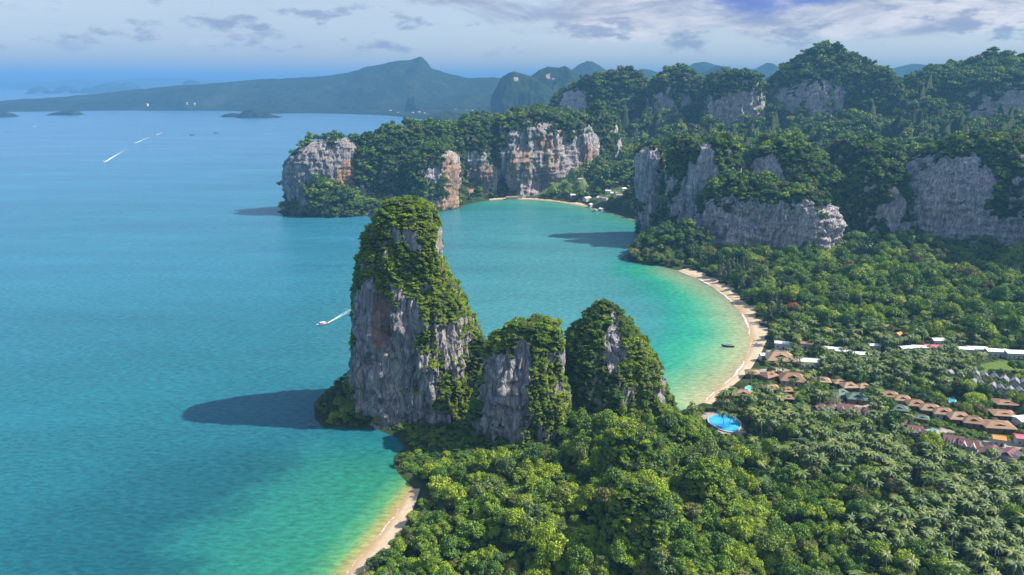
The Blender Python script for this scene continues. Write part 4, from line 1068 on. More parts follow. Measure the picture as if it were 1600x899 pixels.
for (px, py, wp, rz, n, lb) in [(1285, 641, 34, 28, 4, 'maroon terrace with four pale gables left of the bare tree'), (1320, 642, 22, -15, 2, 'short maroon terrace right of the bare tree'), (1345, 648, 20, -10, 2, 'short maroon terrace under the palm right of the bare tree'),
        (1400, 665, 22, -10, 2, 'short maroon terrace left of the garden pool'), (1428, 676, 20, -20, 2, 'maroon roof touching the left end of the garden pool'), (1452, 686, 20, -50, 2, 'narrow maroon terrace below the garden pool'),
        (1488, 691, 26, -18, 3, 'maroon terrace with three pale gables right of the garden pool'), (1512, 698, 24, -30, 2, 'maroon terrace next to the lane, second up from the long one'), (1545, 712, 36, 38, 4, 'longest maroon terrace below the orange roof'), (1577, 714, 26, 35, 3, 'faded maroon terrace at the lower right edge')]:
    maroon_row(px, py, wp, R(rz), n, lb, mr)
long_roof(1559, 691, 15, R(-20), 'small bright orange roof at the head of the maroon terraces', 'house', None, 'orange_roof', .8, .3, name='house')
long_roof(1596, 690, 18, R(-15), 'pink metal roof at the right edge', 'house', None, 'pink_roof', .7, .2, name='house')
long_roof(1597, 662, 22, R(10), 'white roofed house at the right edge behind the lane', 'house', None, 'white_roof', .8, .15, h=5, name='house')
long_roof(1490, 826, 10, R(20), 'small thatched hut alone in the palm grove', 'hut', None, 'thatch', .9, .5, h=2.5, name='hut', front=10, wall='wall_wood')
gw = 'long white metal roofs along the back lane'
wl = [(1224, 541, 25, -20), (1300, 549, 22, -12), (1316, 553, 22, -12), (1345, 558, 26, -10), (1366, 544, 16, -5), (1418, 548, 24, 5), (1438, 547, 22, -8), (1503, 549, 26, -8), (1526, 549, 26, -5), (1556, 553, 30, -6), (1588, 556, 34, -6)]
for i, (px, py, wp, rz) in enumerate(wl):
    long_roof(px, py, wp, R(rz), 'long white metal roof, %s from the left along the back lane' % ORD[i], 'shed', gw)
long_roof(1194, 557, 14, R(10), 'short white roof left of the large tan-roofed restaurant', 'house', None, 'white_roof', .6, .2, name='house')
long_roof(1265, 569, 28, R(-10), 'white tent roof right of the large tan-roofed restaurant', 'tent', None, 'white_roof', .45, .3, name='tent')
long_roof(1258, 541, 20, R(-15), 'rusty brown shed roof behind the restaurant', 'shed', None, 'brown_roof', .5, .2)
long_roof(1455, 546, 22, R(-8), 'dull red metal roof between the white roofs', 'shed', None, 'pink_roof', .5, .2)
long_roof(1464, 536, 16, R(0), 'small white house above the dull red roof', 'house', None, 'white_roof', .7, .2, name='house')
long_roof(1403, 527, 9, R(30), 'tiny orange roof in the forest above the white roofs', 'house', None, 'orange_roof', .9, .35, name='house', front=12)
long_roof(1378, 514, 16, R(-10), 'rusty roof deep in the forest above the tiny orange roof', 'house', None, 'brown_roof', .5, .3, name='house', front=12)
gt = 'steep grey-roofed houses'
th = [(1482, 590, 12), (1499, 592, 12), (1523, 592, 15), (1537, 595, 15), (1553, 598, 16), (1567, 601, 16), (1584, 604, 16), (1599, 606, 16)]
for i, (px, py, wp) in enumerate(th):
    thai_house(px, py, wp * .82, R(55 + (i * 37) % 30 - 12), 'steep grey-roofed house, %s from the left in the upper row' % ORD[i], gt)
for i, (px, py, wp) in enumerate([(1519, 604, 12), (1531, 606, 12), (1549, 611, 15), (1562, 615, 15), (1576, 618, 16), (1592, 620, 16)]):
    thai_house(px, py, wp * .82, R(60 + (i * 53) % 34 - 16), 'steep grey-roofed house, %s from the left in the lower row' % ORD[i], gt)
gtv = 'pale-roofed huts of the far village'
for i, (px, py, wp) in enumerate(sorted([(896, 311, 9), (906, 307, 8), (917, 314, 11), (936, 317, 9), (945, 321, 9), (950, 314, 8), (958, 319, 9), (930, 327, 8), (966, 325, 10), (973, 320, 8), (940, 326, 7), (922, 320, 7)])):
    long_roof(px, py, wp, R(20 * i), 'small pale-roofed hut, %s from the left in the village behind the far beach' % ORD[i], 'hut', gtv, ['white_roof', 'thatch', 'gable'][i % 3], .7, .25, name='hut', front=30)
long_roof(800, 308, 18, R(10), 'long brown boathouse at the far end of the far beach', 'shed', None, 'brown_roof', .4, .2, front=30)
long_roof(812, 307, 8, R(10), 'blue roofed hut beside the long brown boathouse', 'hut', None, 'window', .7, .25, name='hut', front=30)

def pool_water_material():
    m, t = material('pool_water')
    geo = t.n('ShaderNodeNewGeometry')
    a = t.n('ShaderNodeTexNoise', {'Vector': (geo, 'Position'), 'Scale': 0.12, 'Detail': 4.0})
    c = t.mix(t.sstep((a, 0), 0.35, 0.65), rgb(0.015, 0.22, 0.48), rgb(0.05, 0.38, 0.58))
    b = t.n('ShaderNodeTexNoise', {'Vector': (geo, 'Position'), 'Scale': 1.5, 'Detail': 2.0})
    bp = t.n('ShaderNodeBump', {'Height': (b, 0), 'Strength': 0.4, 'Distance': 0.2})
    p = t.n('ShaderNodeBsdfPrincipled', {'Base Color': c, 'Roughness': 0.08, 'IOR': 1.33, 'Normal': (bp, 0)})
    t.n('ShaderNodeOutputMaterial', {'Surface': p})
    return m
M['pool'] = pool_water_material()
M['pool_green'] = simple('green_pool_water', (0.05, 0.42, 0.40), 0.08, 0.2, 0.4)
def pool(outline, label, mat='pool'):
    pts = [G(px, py, 2.6) for px, py in outline]
    pts = polyline(pts + [pts[0]], 48)[:-1]
    for _ in range(3): pts = (np.roll(pts, 1, 0) + 2 * pts + np.roll(pts, -1, 0)) / 4
    c = pts.mean(0); z = float(land_z(np.array([c[0]]), np.array([c[1]]))[0]) + 0.7
    root = tag(empty('swimming_pool', (c[0], c[1], z)), label, 'swimming pool')
    q = pts - c
    mb = MB(); mb.poly([(p[0], p[1], 0.0) for p in q][::1 if np.cross(q[0], q[1]) > 0 else -1]); mb.build('water', M[mat], root)
    mb = MB(); r = np.linalg.norm(q, axis=1)[:, None]; o2 = q * (r + 0.7) / r; n = len(q)
    for k in range(n):
        a, b = q[k], q[(k + 1) % n]; e, f_ = o2[(k + 1) % n], o2[k]
        mb.poly([(a[0], a[1], .12), (f_[0], f_[1], .12), (e[0], e[1], .12), (b[0], b[1], .12)])
        mb.poly([(f_[0], f_[1], .12), (f_[0], f_[1], -1.6), (e[0], e[1], -1.6), (e[0], e[1], .12)])
        mb.poly([(a[0], a[1], -.2), (a[0], a[1], .12), (b[0], b[1], .12), (b[0], b[1], -.2)])
    mb.build('coping', M['coping'], root)
    B_PADS.append((c[0], c[1], float(r.max()) + 2.0, 14, label))
pool([(1106, 654), (1118, 649), (1132, 646), (1142, 648), (1149, 655), (1158, 662), (1156, 670), (1147, 677), (1130, 674), (1118, 668), (1108, 662)], 'large kidney-shaped bright blue pool behind the leafy hill')
pool([(1165, 606), (1170, 603), (1175, 605), (1175, 611), (1169, 613), (1165, 610)], 'small green pool beside the broad tan roof', 'pool_green')
pool([(1482, 624), (1489, 622), (1493, 626), (1490, 631), (1483, 630)], 'small round blue pool in the palms above the villa row')
pool([(1438, 671), (1448, 674), (1458, 672), (1464, 674), (1462, 679), (1450, 679), (1441, 677)], 'curved blue garden pool below the stepped villa row')

# ------------------------------------------------------------------ trees on the flat land and gentle hills
rs = np.random.RandomState(3)
def jgrid(x0, x1, y0, y1, s, jit=0.48):
    gx, gy = np.meshgrid(np.arange(x0, x1, s), np.arange(y0, y1, s * 0.87))
    gx = gx + (np.arange(gx.shape[0]) % 2)[:, None] * s / 2
    p = np.stack([gx, gy], -1).reshape(-1, 2)
    return p + rs.uniform(-jit, jit, p.shape) * s
def tree_points(x0, x1, y0, y1, s, shore_gap=4.0):
    p = jgrid(x0, x1, y0, y1, s)
    z = land_z(p[:, 0], p[:, 1]); sd = shore_sd(p[:, 0], p[:, 1])
    P = np.column_stack([p, z])
    k = (sd > shore_gap) & in_view(P) & (z > 0.3)
    for bl, gap in ((BEACH_NEAR, [11.5]), (BEACH_MAIN, [17]), (BEACH_FAR, [24])):
        k &= seg_dist(P[:, 0], P[:, 1], bl) > gap[0] * (0.85 + 0.25 * perlin(P[:, 0] / 12, P[:, 1] / 12, 0 * z))
    return P[k]
def blocked(P, grow=0.0):
    """inside a building's plot, or standing where its view from the water side is open"""
    k = np.zeros(len(P), bool); low = np.zeros(len(P), bool)
    for (bx, by, r, fr, _) in B_PADS:
        d = np.hypot(P[:, 0] - bx, P[:, 1] - by); k |= d < r + 1.0 + grow
        n = math.hypot(bx, by); ux, uy = -bx / n, -by / n
        t = (P[:, 0] - bx) * ux + (P[:, 1] - by) * uy; s = np.abs(-(P[:, 0] - bx) * uy + (P[:, 1] - by) * ux)
        low |= (t > 0) & (t < fr + r) & (s < r + 0.5)
    open_ = (in_patches(P[:, 0], P[:, 1], LAWNS) > 0.02) | (in_patches(P[:, 0], P[:, 1], CLEAR, 1.5) > 0.0)
    return k | open_, low
PALM_SPOTS = [(1250, 590, 60, 45), (1340, 570, 80, 30), (1190, 640, 60, 45), (1290, 660, 90, 40), (1450, 575, 90, 30), (1530, 790, 90, 60), (1400, 730, 80, 40), (1290, 700, 80, 40), (1560, 860, 90, 60), (1230, 560, 60, 30), (1160, 590, 40, 30), (930, 290, 70, 24), (860, 298, 50, 14), (970, 296, 40, 30), (1130, 640, 40, 30), (1430, 850, 60, 40)]
def palm_share(P):
    u, v, _ = project(P[:, 0], P[:, 1], P[:, 2])
    s = np.zeros(len(P))
    for (cx, cy_, rx, ry) in PALM_SPOTS:
        s = np.maximum(s, np.exp(-((u - cx) / rx) ** 2 - ((v - cy_) / ry) ** 2))
    return s
near = np.concatenate([tree_points(-110, 560, 150, 520, 5.1), (lambda q: q[q[:, 2] > 6])(tree_points(0, 130, 150, 400, 5.6))])
mid = tree_points(120, 950, 520, 830, 7.8)
far = tree_points(-380, 1250, 830, 2300, 10.5)
und = tree_points(-110, 560, 150, 520, 4.0)
hill_h = lambda P: sm(P[:, 2], 5, 14)

broad, palms, casu = [], [], []     # rows: x, y, z, radius scale, height scale, tint
for P, sz, lod in ((near, 5.1, 0), (mid, 7.8, 1), (far, 10.5, 2)):
    bl, low = blocked(P)
    ps = palm_share(P) * (1 - hill_h(P)) if lod < 2 else palm_share(P) * 0.9
    ispalm = rs.uniform(size=len(P)) < np.clip(ps * 0.9, 0, 0.75)
    u, v, _ = project(P[:, 0], P[:, 1], P[:, 2])
    cz = np.exp(-((u - 1130) / 40) ** 2 - ((v - 440) / 30) ** 2) + np.exp(-((u - 1175) / 30) ** 2 - ((v - 490) / 30) ** 2) + 0.8 * np.exp(-((u - 1440) / 90) ** 2 - ((v - 715) / 22) ** 2)
    iscas = (rs.uniform(size=len(P)) < 0.7 * cz) & ~ispalm & (lod < 2)
    n = len(P)
    big = rs.uniform(size=n)
    sc = sz / 9.0 * (0.62 + 1.25 * big ** 3.0 + 0.18 * rs.normal(size=n).clip(-1, 1))
    # clearings keep only low growth in front of roofs
    patch = fbm(P[:, 0] / 30, P[:, 1] / 30, 0 * u, 2)
    tint = np.clip(0.54 - 0.08 * (lod == 2) + 0.22 * patch + rs.normal(0, 0.20, n) + 0.32 * (rs.uniform(size=n) > 0.93) + 0.18 * hill_h(P) * (lod == 0), 0.02, 1)
    hs = sc * rs.uniform(0.7, 1.3, n)
    lw_ = (low & ~bl) | ((P[:, 0] < 30) & (P[:, 0] > -75) & (P[:, 1] > 322 + 0.25 * np.abs(P[:, 0] + 10)))
    sc = np.where(lw_, sc * 0.42, sc); hs = np.where(lw_, hs * 0.30, hs)
    ispalm &= ~low; iscas &= ~low
    k = ~bl & ~ispalm & ~iscas
    broad.append(np.column_stack([P, sc, hs, tint, np.full(n, lod)])[k])
    k = ~bl & ispalm
    ph = rs.uniform(0.5, 1.2, n); tp = np.clip(rs.normal(0.5, 0.25, n), 0, 1)
    palms.append(np.column_stack([P, rs.uniform(.7, 1.15, n), ph, tp, np.full(n, lod)])[k])
    k = ~bl & iscas
    casu.append(np.column_stack([P, sz / 7 * rs.uniform(.75, 1.1, n), sz / 7 * rs.uniform(.7, 1.1, n), rs.uniform(0.2, 0.8, n), np.full(n, lod)])[k])
# palms stand closer together than broadleaf trees: a second pass in their groves
P = tree_points(20, 420, 215, 640, 5.2)
bl, low = blocked(P); ps = palm_share(P) * (1 - hill_h(P))
k = ~bl & ~low & (rs.uniform(size=len(P)) < ps * 0.75); n = k.sum()
palms.append(np.column_stack([P[k], rs.uniform(.65, 1.08, n), rs.uniform(0.6, 1.25, n), np.clip(rs.normal(0.5, 0.25, n), 0, 1), np.zeros(n)]))
broad, palms, casu = np.concatenate(broad), np.concatenate(palms), np.concatenate(casu)

# --- individual trees: the ones that show largest
def seen_size(A, h):
    u, v, d = project(A[:, 0], A[:, 1], A[:, 2] + h)
    s = A[:, 3] / d
    return np.where((u > 2) & (u < 1598) & (v < 893) & (v > 0), s, 0)
def zone_of(x, y, z, words=4):
    u, v, _ = project(np.array([x]), np.array([y]), np.array([z])); u, v = u[0], v[0]
    best = min(B_PADS, key=lambda q: math.hypot(q[0] - x, q[1] - y) - q[2])
    if math.hypot(best[0] - x, best[1] - y) - best[2] < 13 and len(best[4].split()) + words + 2 <= 15:
        return 'beside the ' + best[4].split(',')[0] if best[4].count(',') == 0 else 'near the ' + best[4].replace(',', '')
    if x < 0 and y < 345: return 'at the sand edge of the near beach' if x < -28 else ('behind the near beach, at the lower photo edge' if v > 810 else 'between the near beach and the middle pinnacle')
    if z > 12: return ('on the crest of' if z > 27 else ('on the left slope of' if x < 62 else 'on the right slope of')) + ' the leafy hill' + (' by the pointed pinnacle' if y > 330 else (' at the bottom' if v > 800 else ' around its bare rock'))
    if x < 45: return 'in the hollow below the middle pinnacle' if y > 290 else 'in the hollow at the lower photo edge'
    if u < 1240: return 'between the leafy hill and the large blue pool' if v < 740 else 'along the right foot of the leafy hill'
    if v > 800: return 'in the lower right forest, ' + ('in the photo corner' if u > 1480 else ('at the lower edge' if v > 850 else 'around the thatched hut'))
    if v > 735: return 'in the lower right forest, ' + ('above the thatched hut' if u > 1400 else 'left of the thatched hut')
    return 'in the grove between the maroon terraces and large blue pool' if u < 1420 else 'below the longest maroon terrace'
def tint_word(t): return 'dark green' if t < 0.40 else ('mid green' if t < 0.62 else 'bright lime green')
def individuals(A, h, key, name, cat, limit, label_fn, rot_tilt=0.05):
    s = seen_size(A, h); order = np.argsort(-s); pick = order[:limit]; pick = pick[s[pick] > 0]
    for i in pick:
        x, y, z, sc, hs, t, _ = A[i]
        cr, tr = PROTO[key][int((x * 7.3 + y * 3.1) % len(PROTO[key]))]
        lb = label_fn(x, y, z, t)
        root = obj(name, None, None, (x, y, z), float((x * 12.9 + y * 4.7) % 6.28))
        lb = ' '.join(lb.split()[:16]); tag(root, lb, cat, lb)
        root.scale = (sc, sc, hs)
        c = obj('crown', cr, root); c['tint'] = float(t)
        obj('trunk', tr, root)
    rest = np.ones(len(A), bool); rest[pick] = False
    return A[rest]
broad = individuals(broad, 8, 'near', 'broadleaf_tree', 'tree', 300, lambda x, y, z, t: '%s broadleaf tree %s' % (tint_word(t), zone_of(x, y, z, 5)))
palms = individuals(palms, 9, 'palm', 'palm_tree', 'palm', 300, lambda x, y, z, t: '%s coconut palm %s' % ( 'yellow-green' if t > .5 else 'deep green', zone_of(x, y, z, 3)))
casu = individuals(casu, 8, 'casuarina', 'casuarina_tree', 'tree', 300, lambda x, y, z, t: 'feathery grey-green casuarina tree ' + ('behind the main beach' if y > 430 else 'below the maroon terraces'))

def mass(name, A, key, label, cat, seed, sink=0.0):
    if not len(A): return
    r2 = np.random.RandomState(seed); n = len(A)
    pts = A[:, :3] - np.array([0, 0, sink]) * A[:, 4:5]
    turn = np.column_stack([r2.normal(0, .09, n), r2.normal(0, .09, n), r2.uniform(0, 6.28, n)])
    o = scatter(name, pts, key, np.column_stack([A[:, 3], A[:, 3], A[:, 4]]), turn, A[:, 5], seed)
    tag(o, label, cat, kind='stuff')
mass('forest', broad[broad[:, 6] == 0], 'near', 'dense green forest filling in between the nearer trees', 'forest', 101, 1.0)
mass('forest', broad[broad[:, 6] == 1], 'near', 'dense forest between the main beach and the cliffs', 'forest', 102, 1.5)
mass('forest', broad[broad[:, 6] == 2], 'low', 'blue-green forest on the slopes behind the cliffs', 'forest', 103, 1.0)
mass('palm_grove', palms, 'palm', 'mass of coconut palms around the resort roofs and far village', 'palm grove', 104)
mass('casuarina_grove', casu, 'casuarina', 'further casuarinas behind the main beach', 'grove', 105)
# undergrowth closes the gaps
bl, low = blocked(und); k = ~bl
U = und[k]; n = len(U)
U = np.column_stack([U, rs.uniform(.28, .58, n), rs.uniform(.18, .38, n) * np.where(low[k], .6, 1), np.clip(rs.normal(.42, .2, n), 0, 1), np.zeros(n)])
mass('undergrowth', U, 'shrub', 'low leafy undergrowth between the trees', 'undergrowth', 106, 0.0)

# --- trees that stand out
def special(px, py, name, label, cat, crown, trunk, sc, hs, tint=0.5, zt=6.0):
    x, y = G(px, py, zt); z = float(land_z(np.array([x]), np.array([y]))[0])
    root = tag(obj(name, None, None, (x, y, z), px * .7), label, cat); root.scale = (sc, sc, hs)
    if crown is not None:
        c = obj('crown', crown, root); c['tint'] = tint
    obj('trunk', trunk, root)
FL = crown_mesh('crown', 'flame', 200, 5.0, 8.5, 3.0, 12, 700, 0.8, shape='flat')
for (px, py, s, lb, tn) in [(1186, 412, 1.15, 'red flame tree below the long streaked cliff', .25), (1251, 433, 0.8, 'orange flame tree at the edge of the cliff shadow', .75), (1240, 482, 0.95, 'orange flame tree in the middle of the beach forest', .7), (1172, 434, .55, 'small orange flame tree behind the beach casuarinas', .7)]:
    special(px, py, 'flame_tree', lb, 'tree', FL, PROTO['near'][3][1], s, s * 1.05, tn, 8)
special(1272, 806, 'broadleaf_tree', 'single vivid lime green round tree in the lower right forest', 'tree', PROTO['near'][1][0], PROTO['near'][1][1], .85, .95, 1.0, 8)
special(1510, 612, 'broadleaf_tree', 'wide bright green tree right of the small round blue pool', 'tree', PROTO['near'][3][0], PROTO['near'][3][1], 1.1, 1.0, .8, 6)
special(1365, 617, 'broadleaf_tree', 'dense round mid-green tree left of the stepped villa row', 'tree', PROTO['near'][0][0], PROTO['near'][0][1], .95, .95, .5, 6)
def bare_tree(seed, h):
    r_ = random.Random(seed); mb = MB()
    def br(p, d, L, rad, lev):
        q = tuple(p[k] + d[k] * L for k in range(3)); tube(mb, [p, q], [rad, rad * .6], 4)
        if lev == 0: return
        for _ in range(4):
            v = [d[k] + r_.gauss(0, .55) for k in range(3)]; v[2] = abs(v[2]) * .8 + .15; m_ = math.sqrt(sum(c * c for c in v))
            br(q, [c / m_ for c in v], L * r_.uniform(.55, .8), rad * .55, lev - 1)
    br((0, 0, -.5), [0, 0, 1], h * .32, .35, 4)
    return mb.mesh('trunk', M['bare'])
BT = bare_tree(4, 11)
special(1309, 633, 'bare_tree', 'leafless pale grey tree standing over the maroon terraces', 'tree', None, BT, 1.5, 1.15, .5, 7)
special(727, 805, 'bare_tree', 'leafless grey tree among green crowns behind the near beach', 'tree', None, bare_tree(9, 8), 1, .9, .5, 6)
special(1232, 460, 'bare_tree', 'leafless grey tree in the beach forest', 'tree', None, bare_tree(12, 8), 1.2, 1.0, .5, 6)
for (px, py) in [(1127, 664), (1142, 668)]:
    x, y = G(px, py, 3.0)
    root = tag(obj('palm_tree', None, None, (x, y, 2.2), 1.0 + px), 'coconut palm standing at the edge of the large blue pool, %s of two' % ('left one' if px < 1130 else 'right one'), 'palm', 'palms at the large pool'); root.scale = (.9, .9, .8)
    c = obj('crown', PROTO['palm'][px % 4][0], root); c['tint'] = .5
    obj('trunk', PROTO['palm'][px % 4][1], root)

# ------------------------------------------------------------------ distant coast, ridges and islands
FARSHORE = np.array([(-5300, 5150), G(-60, 176.0), G(0, 175.2), G(80, 174.5), G(150, 173.2), G(230, 172.6), G(300, 172.6), G(370, 174), G(430, 178), G(480, 177.2), G(540, 178.2), G(600, 180.5), G(640, 184), G(665, 188), (-330, 3312),
                     (9000, 3312), (9000, 12500), (2000, 12500), (-700, 9000), (-2600, 6900), (-4500, 5800)], float)
gx, gy = np.meshgrid(np.linspace(-5400, 5200, 300), np.linspace(3290, 12400, 260), indexing='ij')
d = seg_dist(gx, gy, np.vstack([FARSHORE, FARSHORE[:1]])); d = np.where(inside(gx, gy, FARSHORE), d, -d)
zz = np.clip(d * 0.2, -8, 6) + 9 * np.clip(fbm(gx / 160, gy / 160, 0 * gx, 4), 0, 1) * sm(d, 20, 120)
co = np.stack([gx, gy, zz], -1).reshape(-1, 3); fc = grid_faces(*gx.shape)
fc = fc[co[fc][:, :, 2].max(1) > -6]; used = np.unique(fc); rm_ = np.full(len(co), -1); rm_[used] = np.arange(len(used))
me = mesh_np('far_coast', co[used], rm_[fc], M['far'], True); fattr(me, 'bare', sm(fbm(co[used][:, 0] / 300, co[used][:, 1] / 90, 5 + 0 * co[used][:, 0], 3), .35, .6) * .25)
tag(obj('far_coast', me), kind='structure')
FB = G(400, 177.6); FB2 = G(480, 177.0)
mb = MB(); mb.poly([(FB[0] + 160, FB[1] - 12, 1.0), (FB2[0], FB2[1] - 12, 1.0), (FB2[0], FB2[1] + 30, 4.0), (FB[0] + 160, FB[1] + 26, 4.0)]); o = mb.build('distant_beach', M['sand']); tag(o, kind='structure'); fattr(o.data, 'wet', np.zeros(4))

def ridge(name, label, sky_pts, Yc, half, seed, cat='mountain', rough=0.10, bare=(), group=None, sharp=1.25, nx=150, nt=46, front=None):
    """a hill of real depth whose crest follows sky_pts (photo x, y) at distance Yc"""
    pts = np.array(sky_pts, float); px = np.linspace(pts[0, 0], pts[-1, 0], nx); py = np.interp(px, pts[:, 0], pts[:, 1])
    xs, zs = at_depth(px, py, Yc); zs = np.maximum(zs, 1.0)
    t = np.linspace(-1, 1, nt)
    fr = half if front is None else front
    yy = Yc + np.where(t < 0, t * fr, t * half)
    Xg = np.repeat(xs[:, None], nt, 1); Yg = np.repeat(yy[None], nx, 0)
    h = zs.max(); sc = max(60.0, half * 0.35)
    n1 = fbm(Xg / sc + seed, Yg / sc, 0 * Xg + seed, 5)
    prof = np.clip(1 - np.abs(t) ** sharp, 0, 1)[None] * np.ones((nx, 1))
    edge = sm(np.minimum(np.linspace(0, 1, nx), np.linspace(1, 0, nx)), 0, 0.03)[:, None]
    wig = np.clip(1 - np.abs(t[None] + 0.25 * n1) ** sharp, 0, 1)
    Zg = zs[:, None] * np.where(np.abs(t)[None] < 0.04, 1.0, 0.35 * prof + 0.65 * wig) * (1 + 0 * edge) + rough * h * 0.5 * n1 * (1 - prof) * prof * 4
    Zg = np.where(np.abs(t)[None] > 0.985, -6.0, Zg)
    fine = 0.010 * h * fbm(Xg / (sc * .18), Yg / (sc * .18), 0 * Xg, 3)
    P = np.stack([Xg, Yg, np.maximum(Zg + fine, -6)], -1)
    base = np.array([xs.mean(), Yc, 0.0])
    me = mesh_np(name, P.reshape(-1, 3) - base, grid_faces(nx, nt), M['far'], True)
    b = np.zeros((nx, nt))
    for (bx, by, rx, ry, k) in bare:
        x0, z0 = at_depth(bx, by, Yc); x1, _ = at_depth(bx + rx, by, Yc); _, z1 = at_depth(bx, by + ry, Yc)
        b = np.maximum(b, k * (1 - sm(np.sqrt(((Xg - x0) / (x1 - x0)) ** 2 + ((Zg - z0) / (z1 - z0)) ** 2), .6, 1.1)) * (t[None] < 0))
    fattr(me, 'bare', b)
    return tag(obj(name, me, None, base), label, cat, group)
ridge('mountain_ridge', 'long blue ridge with hooked summit behind the distant bay',
      [(-70, 168), (0, 160), (40, 155), (100, 152), (160, 147), (215, 140), (280, 134), (330, 131), (380, 127), (405, 124), (440, 123), (500, 120), (545, 114), (575, 104), (595, 101), (620, 95.5), (640, 94), (650, 91), (657, 89), (662, 91), (666, 99), (675, 108), (700, 115), (730, 122), (770, 121), (800, 124), (870, 150), (900, 166)], 6000, 1500, 1, front=1000, nx=260, nt=70)
ridge('mountain', 'blue hill with bare rose scar, left of the twin-topped hill', [(768, 150), (776, 136), (783, 122), (795, 114), (804, 112), (815, 115), (830, 120), (850, 132), (880, 150)], 4100, 300, 2, bare=[(806, 124, 5, 6, .62)], sharp=2.0)
ridge('mountain', 'twin-topped blue hill with two bare rose scars', [(815, 150), (824, 124), (842, 110), (856, 104.5), (870, 106), (884, 104), (892, 110), (905, 118), (930, 128), (970, 145), (1000, 155)], 4400, 420, 3, bare=[(855, 119, 5, 8, .6), (863, 123, 5, 4, .6)], sharp=1.9)
gm = 'pale blue mountains on the skyline'
ridge('mountain', 'pale blue double-stepped mountain right of the twin-topped hill', [(870, 130), (890, 112), (905, 101), (918, 95.5), (926, 97), (936, 102), (946, 110), (958, 111), (972, 108), (985, 116), (1010, 132)], 6500, 600, 4, group=gm, sharp=2)
ridge('mountain', 'pale blue flat-topped mountain sloping right', [(985, 132), (996, 112), (1001, 108), (1014, 109), (1034, 116), (1048, 128)], 6400, 450, 5, group=gm, sharp=2)
ridge('mountain', 'pale blue mountain with square left shoulder behind the rounded mountain', [(1066, 130), (1077, 103), (1086, 98.5), (1100, 97), (1112, 101), (1126, 103.5), (1140, 104), (1148, 112), (1165, 109), (1182, 108), (1192, 102), (1200, 98), (1212, 106), (1230, 116), (1250, 130)], 6900, 600, 6, group=gm, sharp=2)
ridge('mountain', 'darker blue rounded hill in front of the square-shouldered mountain', [(1075, 135), (1100, 114), (1120, 103.5), (1132, 105), (1150, 120), (1175, 135)], 5200, 450, 7, sharp=1.8)
ridge('mountain', 'pale blue mountain chain between the highest peak and right ridge', [(1300, 120), (1325, 94), (1340, 97), (1353, 98), (1362, 104), (1375, 106), (1400, 107), (1415, 103), (1430, 100), (1447, 102), (1458, 110), (1470, 107), (1478, 106), (1486, 112), (1520, 124)], 6800, 600, 8, group=gm, sharp=2)
ridge('mountain', 'faint farthest mountain line above the left sea', [(-120, 127), (0, 123.5), (60, 127), (120, 123.5), (190, 124.5), (240, 121), (300, 123), (340, 119), (400, 122), (470, 126), (560, 128)], 26000, 2600, 9, group=gm, sharp=1.6)
ridge('mountain', 'blue island chain along the left horizon', [(-140, 131), (-60, 126), (0, 127), (30, 127.5), (52, 129), (60, 127), (95, 129), (118, 124), (145, 129.5), (170, 127), (200, 125), (225, 123), (245, 122), (280, 124), (330, 126.5), (380, 129), (420, 132)], 19000, 1500, 10, group=gm, sharp=1.8)
gi = 'islands in the distant sea'
for (L_, lb, Yc) in [([(53, 143.5), (56, 138), (60, 135.5), (64, 136), (70, 143.5)], 'tiny steep island, farthest left of the distant islands', 11500), ([(94, 142), (97, 136), (102, 134), (109, 136), (112, 142)], 'tiny double-humped island, second from the left', 12000),
                     ([(133, 142), (137, 137), (147, 138), (152, 134), (165, 131), (178, 128.5), (186, 133), (195, 130), (203, 128), (212, 135), (216, 141)], 'group of joined steep islands left of the long ridge', 12000),
                     ([(285, 137), (290, 129), (297, 125), (305, 127), (313, 137)], 'steep round island peeping over the long ridge', 11500), ([(322, 136), (327, 131), (336, 129), (345, 134), (350, 137)], 'low island right of the steep round island', 12500)]:
    ridge('island', lb, L_, Yc, 260, int(Yc / 100) + int(L_[0][0]), 'island', 0.1, (), gi, 3.0, 60, 24)
for (L_, lb, Yc, half) in [([(76, 180.5), (82, 177), (95, 174.5), (108, 172), (118, 172.5), (124, 178), (125, 181)], 'low wooded islet left in the near strait', 4380, 60), ([(-25, 186), (-10, 178), (5, 175), (15, 178), (21, 183)], 'wooded islet cut by the left photo edge', 4150, 70),
                           ([(373, 186), (378, 176), (388, 170.5), (400, 171), (412, 174), (425, 180), (438, 184)], 'rounded wooded islet off the distant shore', 4080, 70), ([(347, 183), (352, 178.5), (362, 177), (374, 178), (378, 184)], 'flat wooded islet beside the rounded one', 4150, 40)]:
    ridge('island', lb, L_, Yc, half, int(Yc), 'island', 0.1, (), 'wooded islets off the distant shore', 3.0, 60, 24)
ridge('hill', 'rounded wooded hill on the distant shore behind the far wall', [(655, 203), (662, 190), (672, 180), (685, 176), (700, 174), (712, 176), (725, 181), (745, 185), (760, 188), (775, 196), (790, 204)], 3450, 170, 21, 'hill', sharp=2.4)
ridge('hill', 'small twin rock knob standing on the distant plain', [(634, 165), (637, 156), (641, 152), (645, 153), (648, 149), (651, 156), (654, 165)], 4700, 60, 22, 'hill', sharp=3, nx=40, nt=20)
ridge('hill', 'low dark hill running down left of the long-backed mountain', [(740, 215), (780, 196), (820, 180), (850, 170), (880, 158), (910, 148), (940, 150)], 2150, 260, 23, 'hill', sharp=1.8)

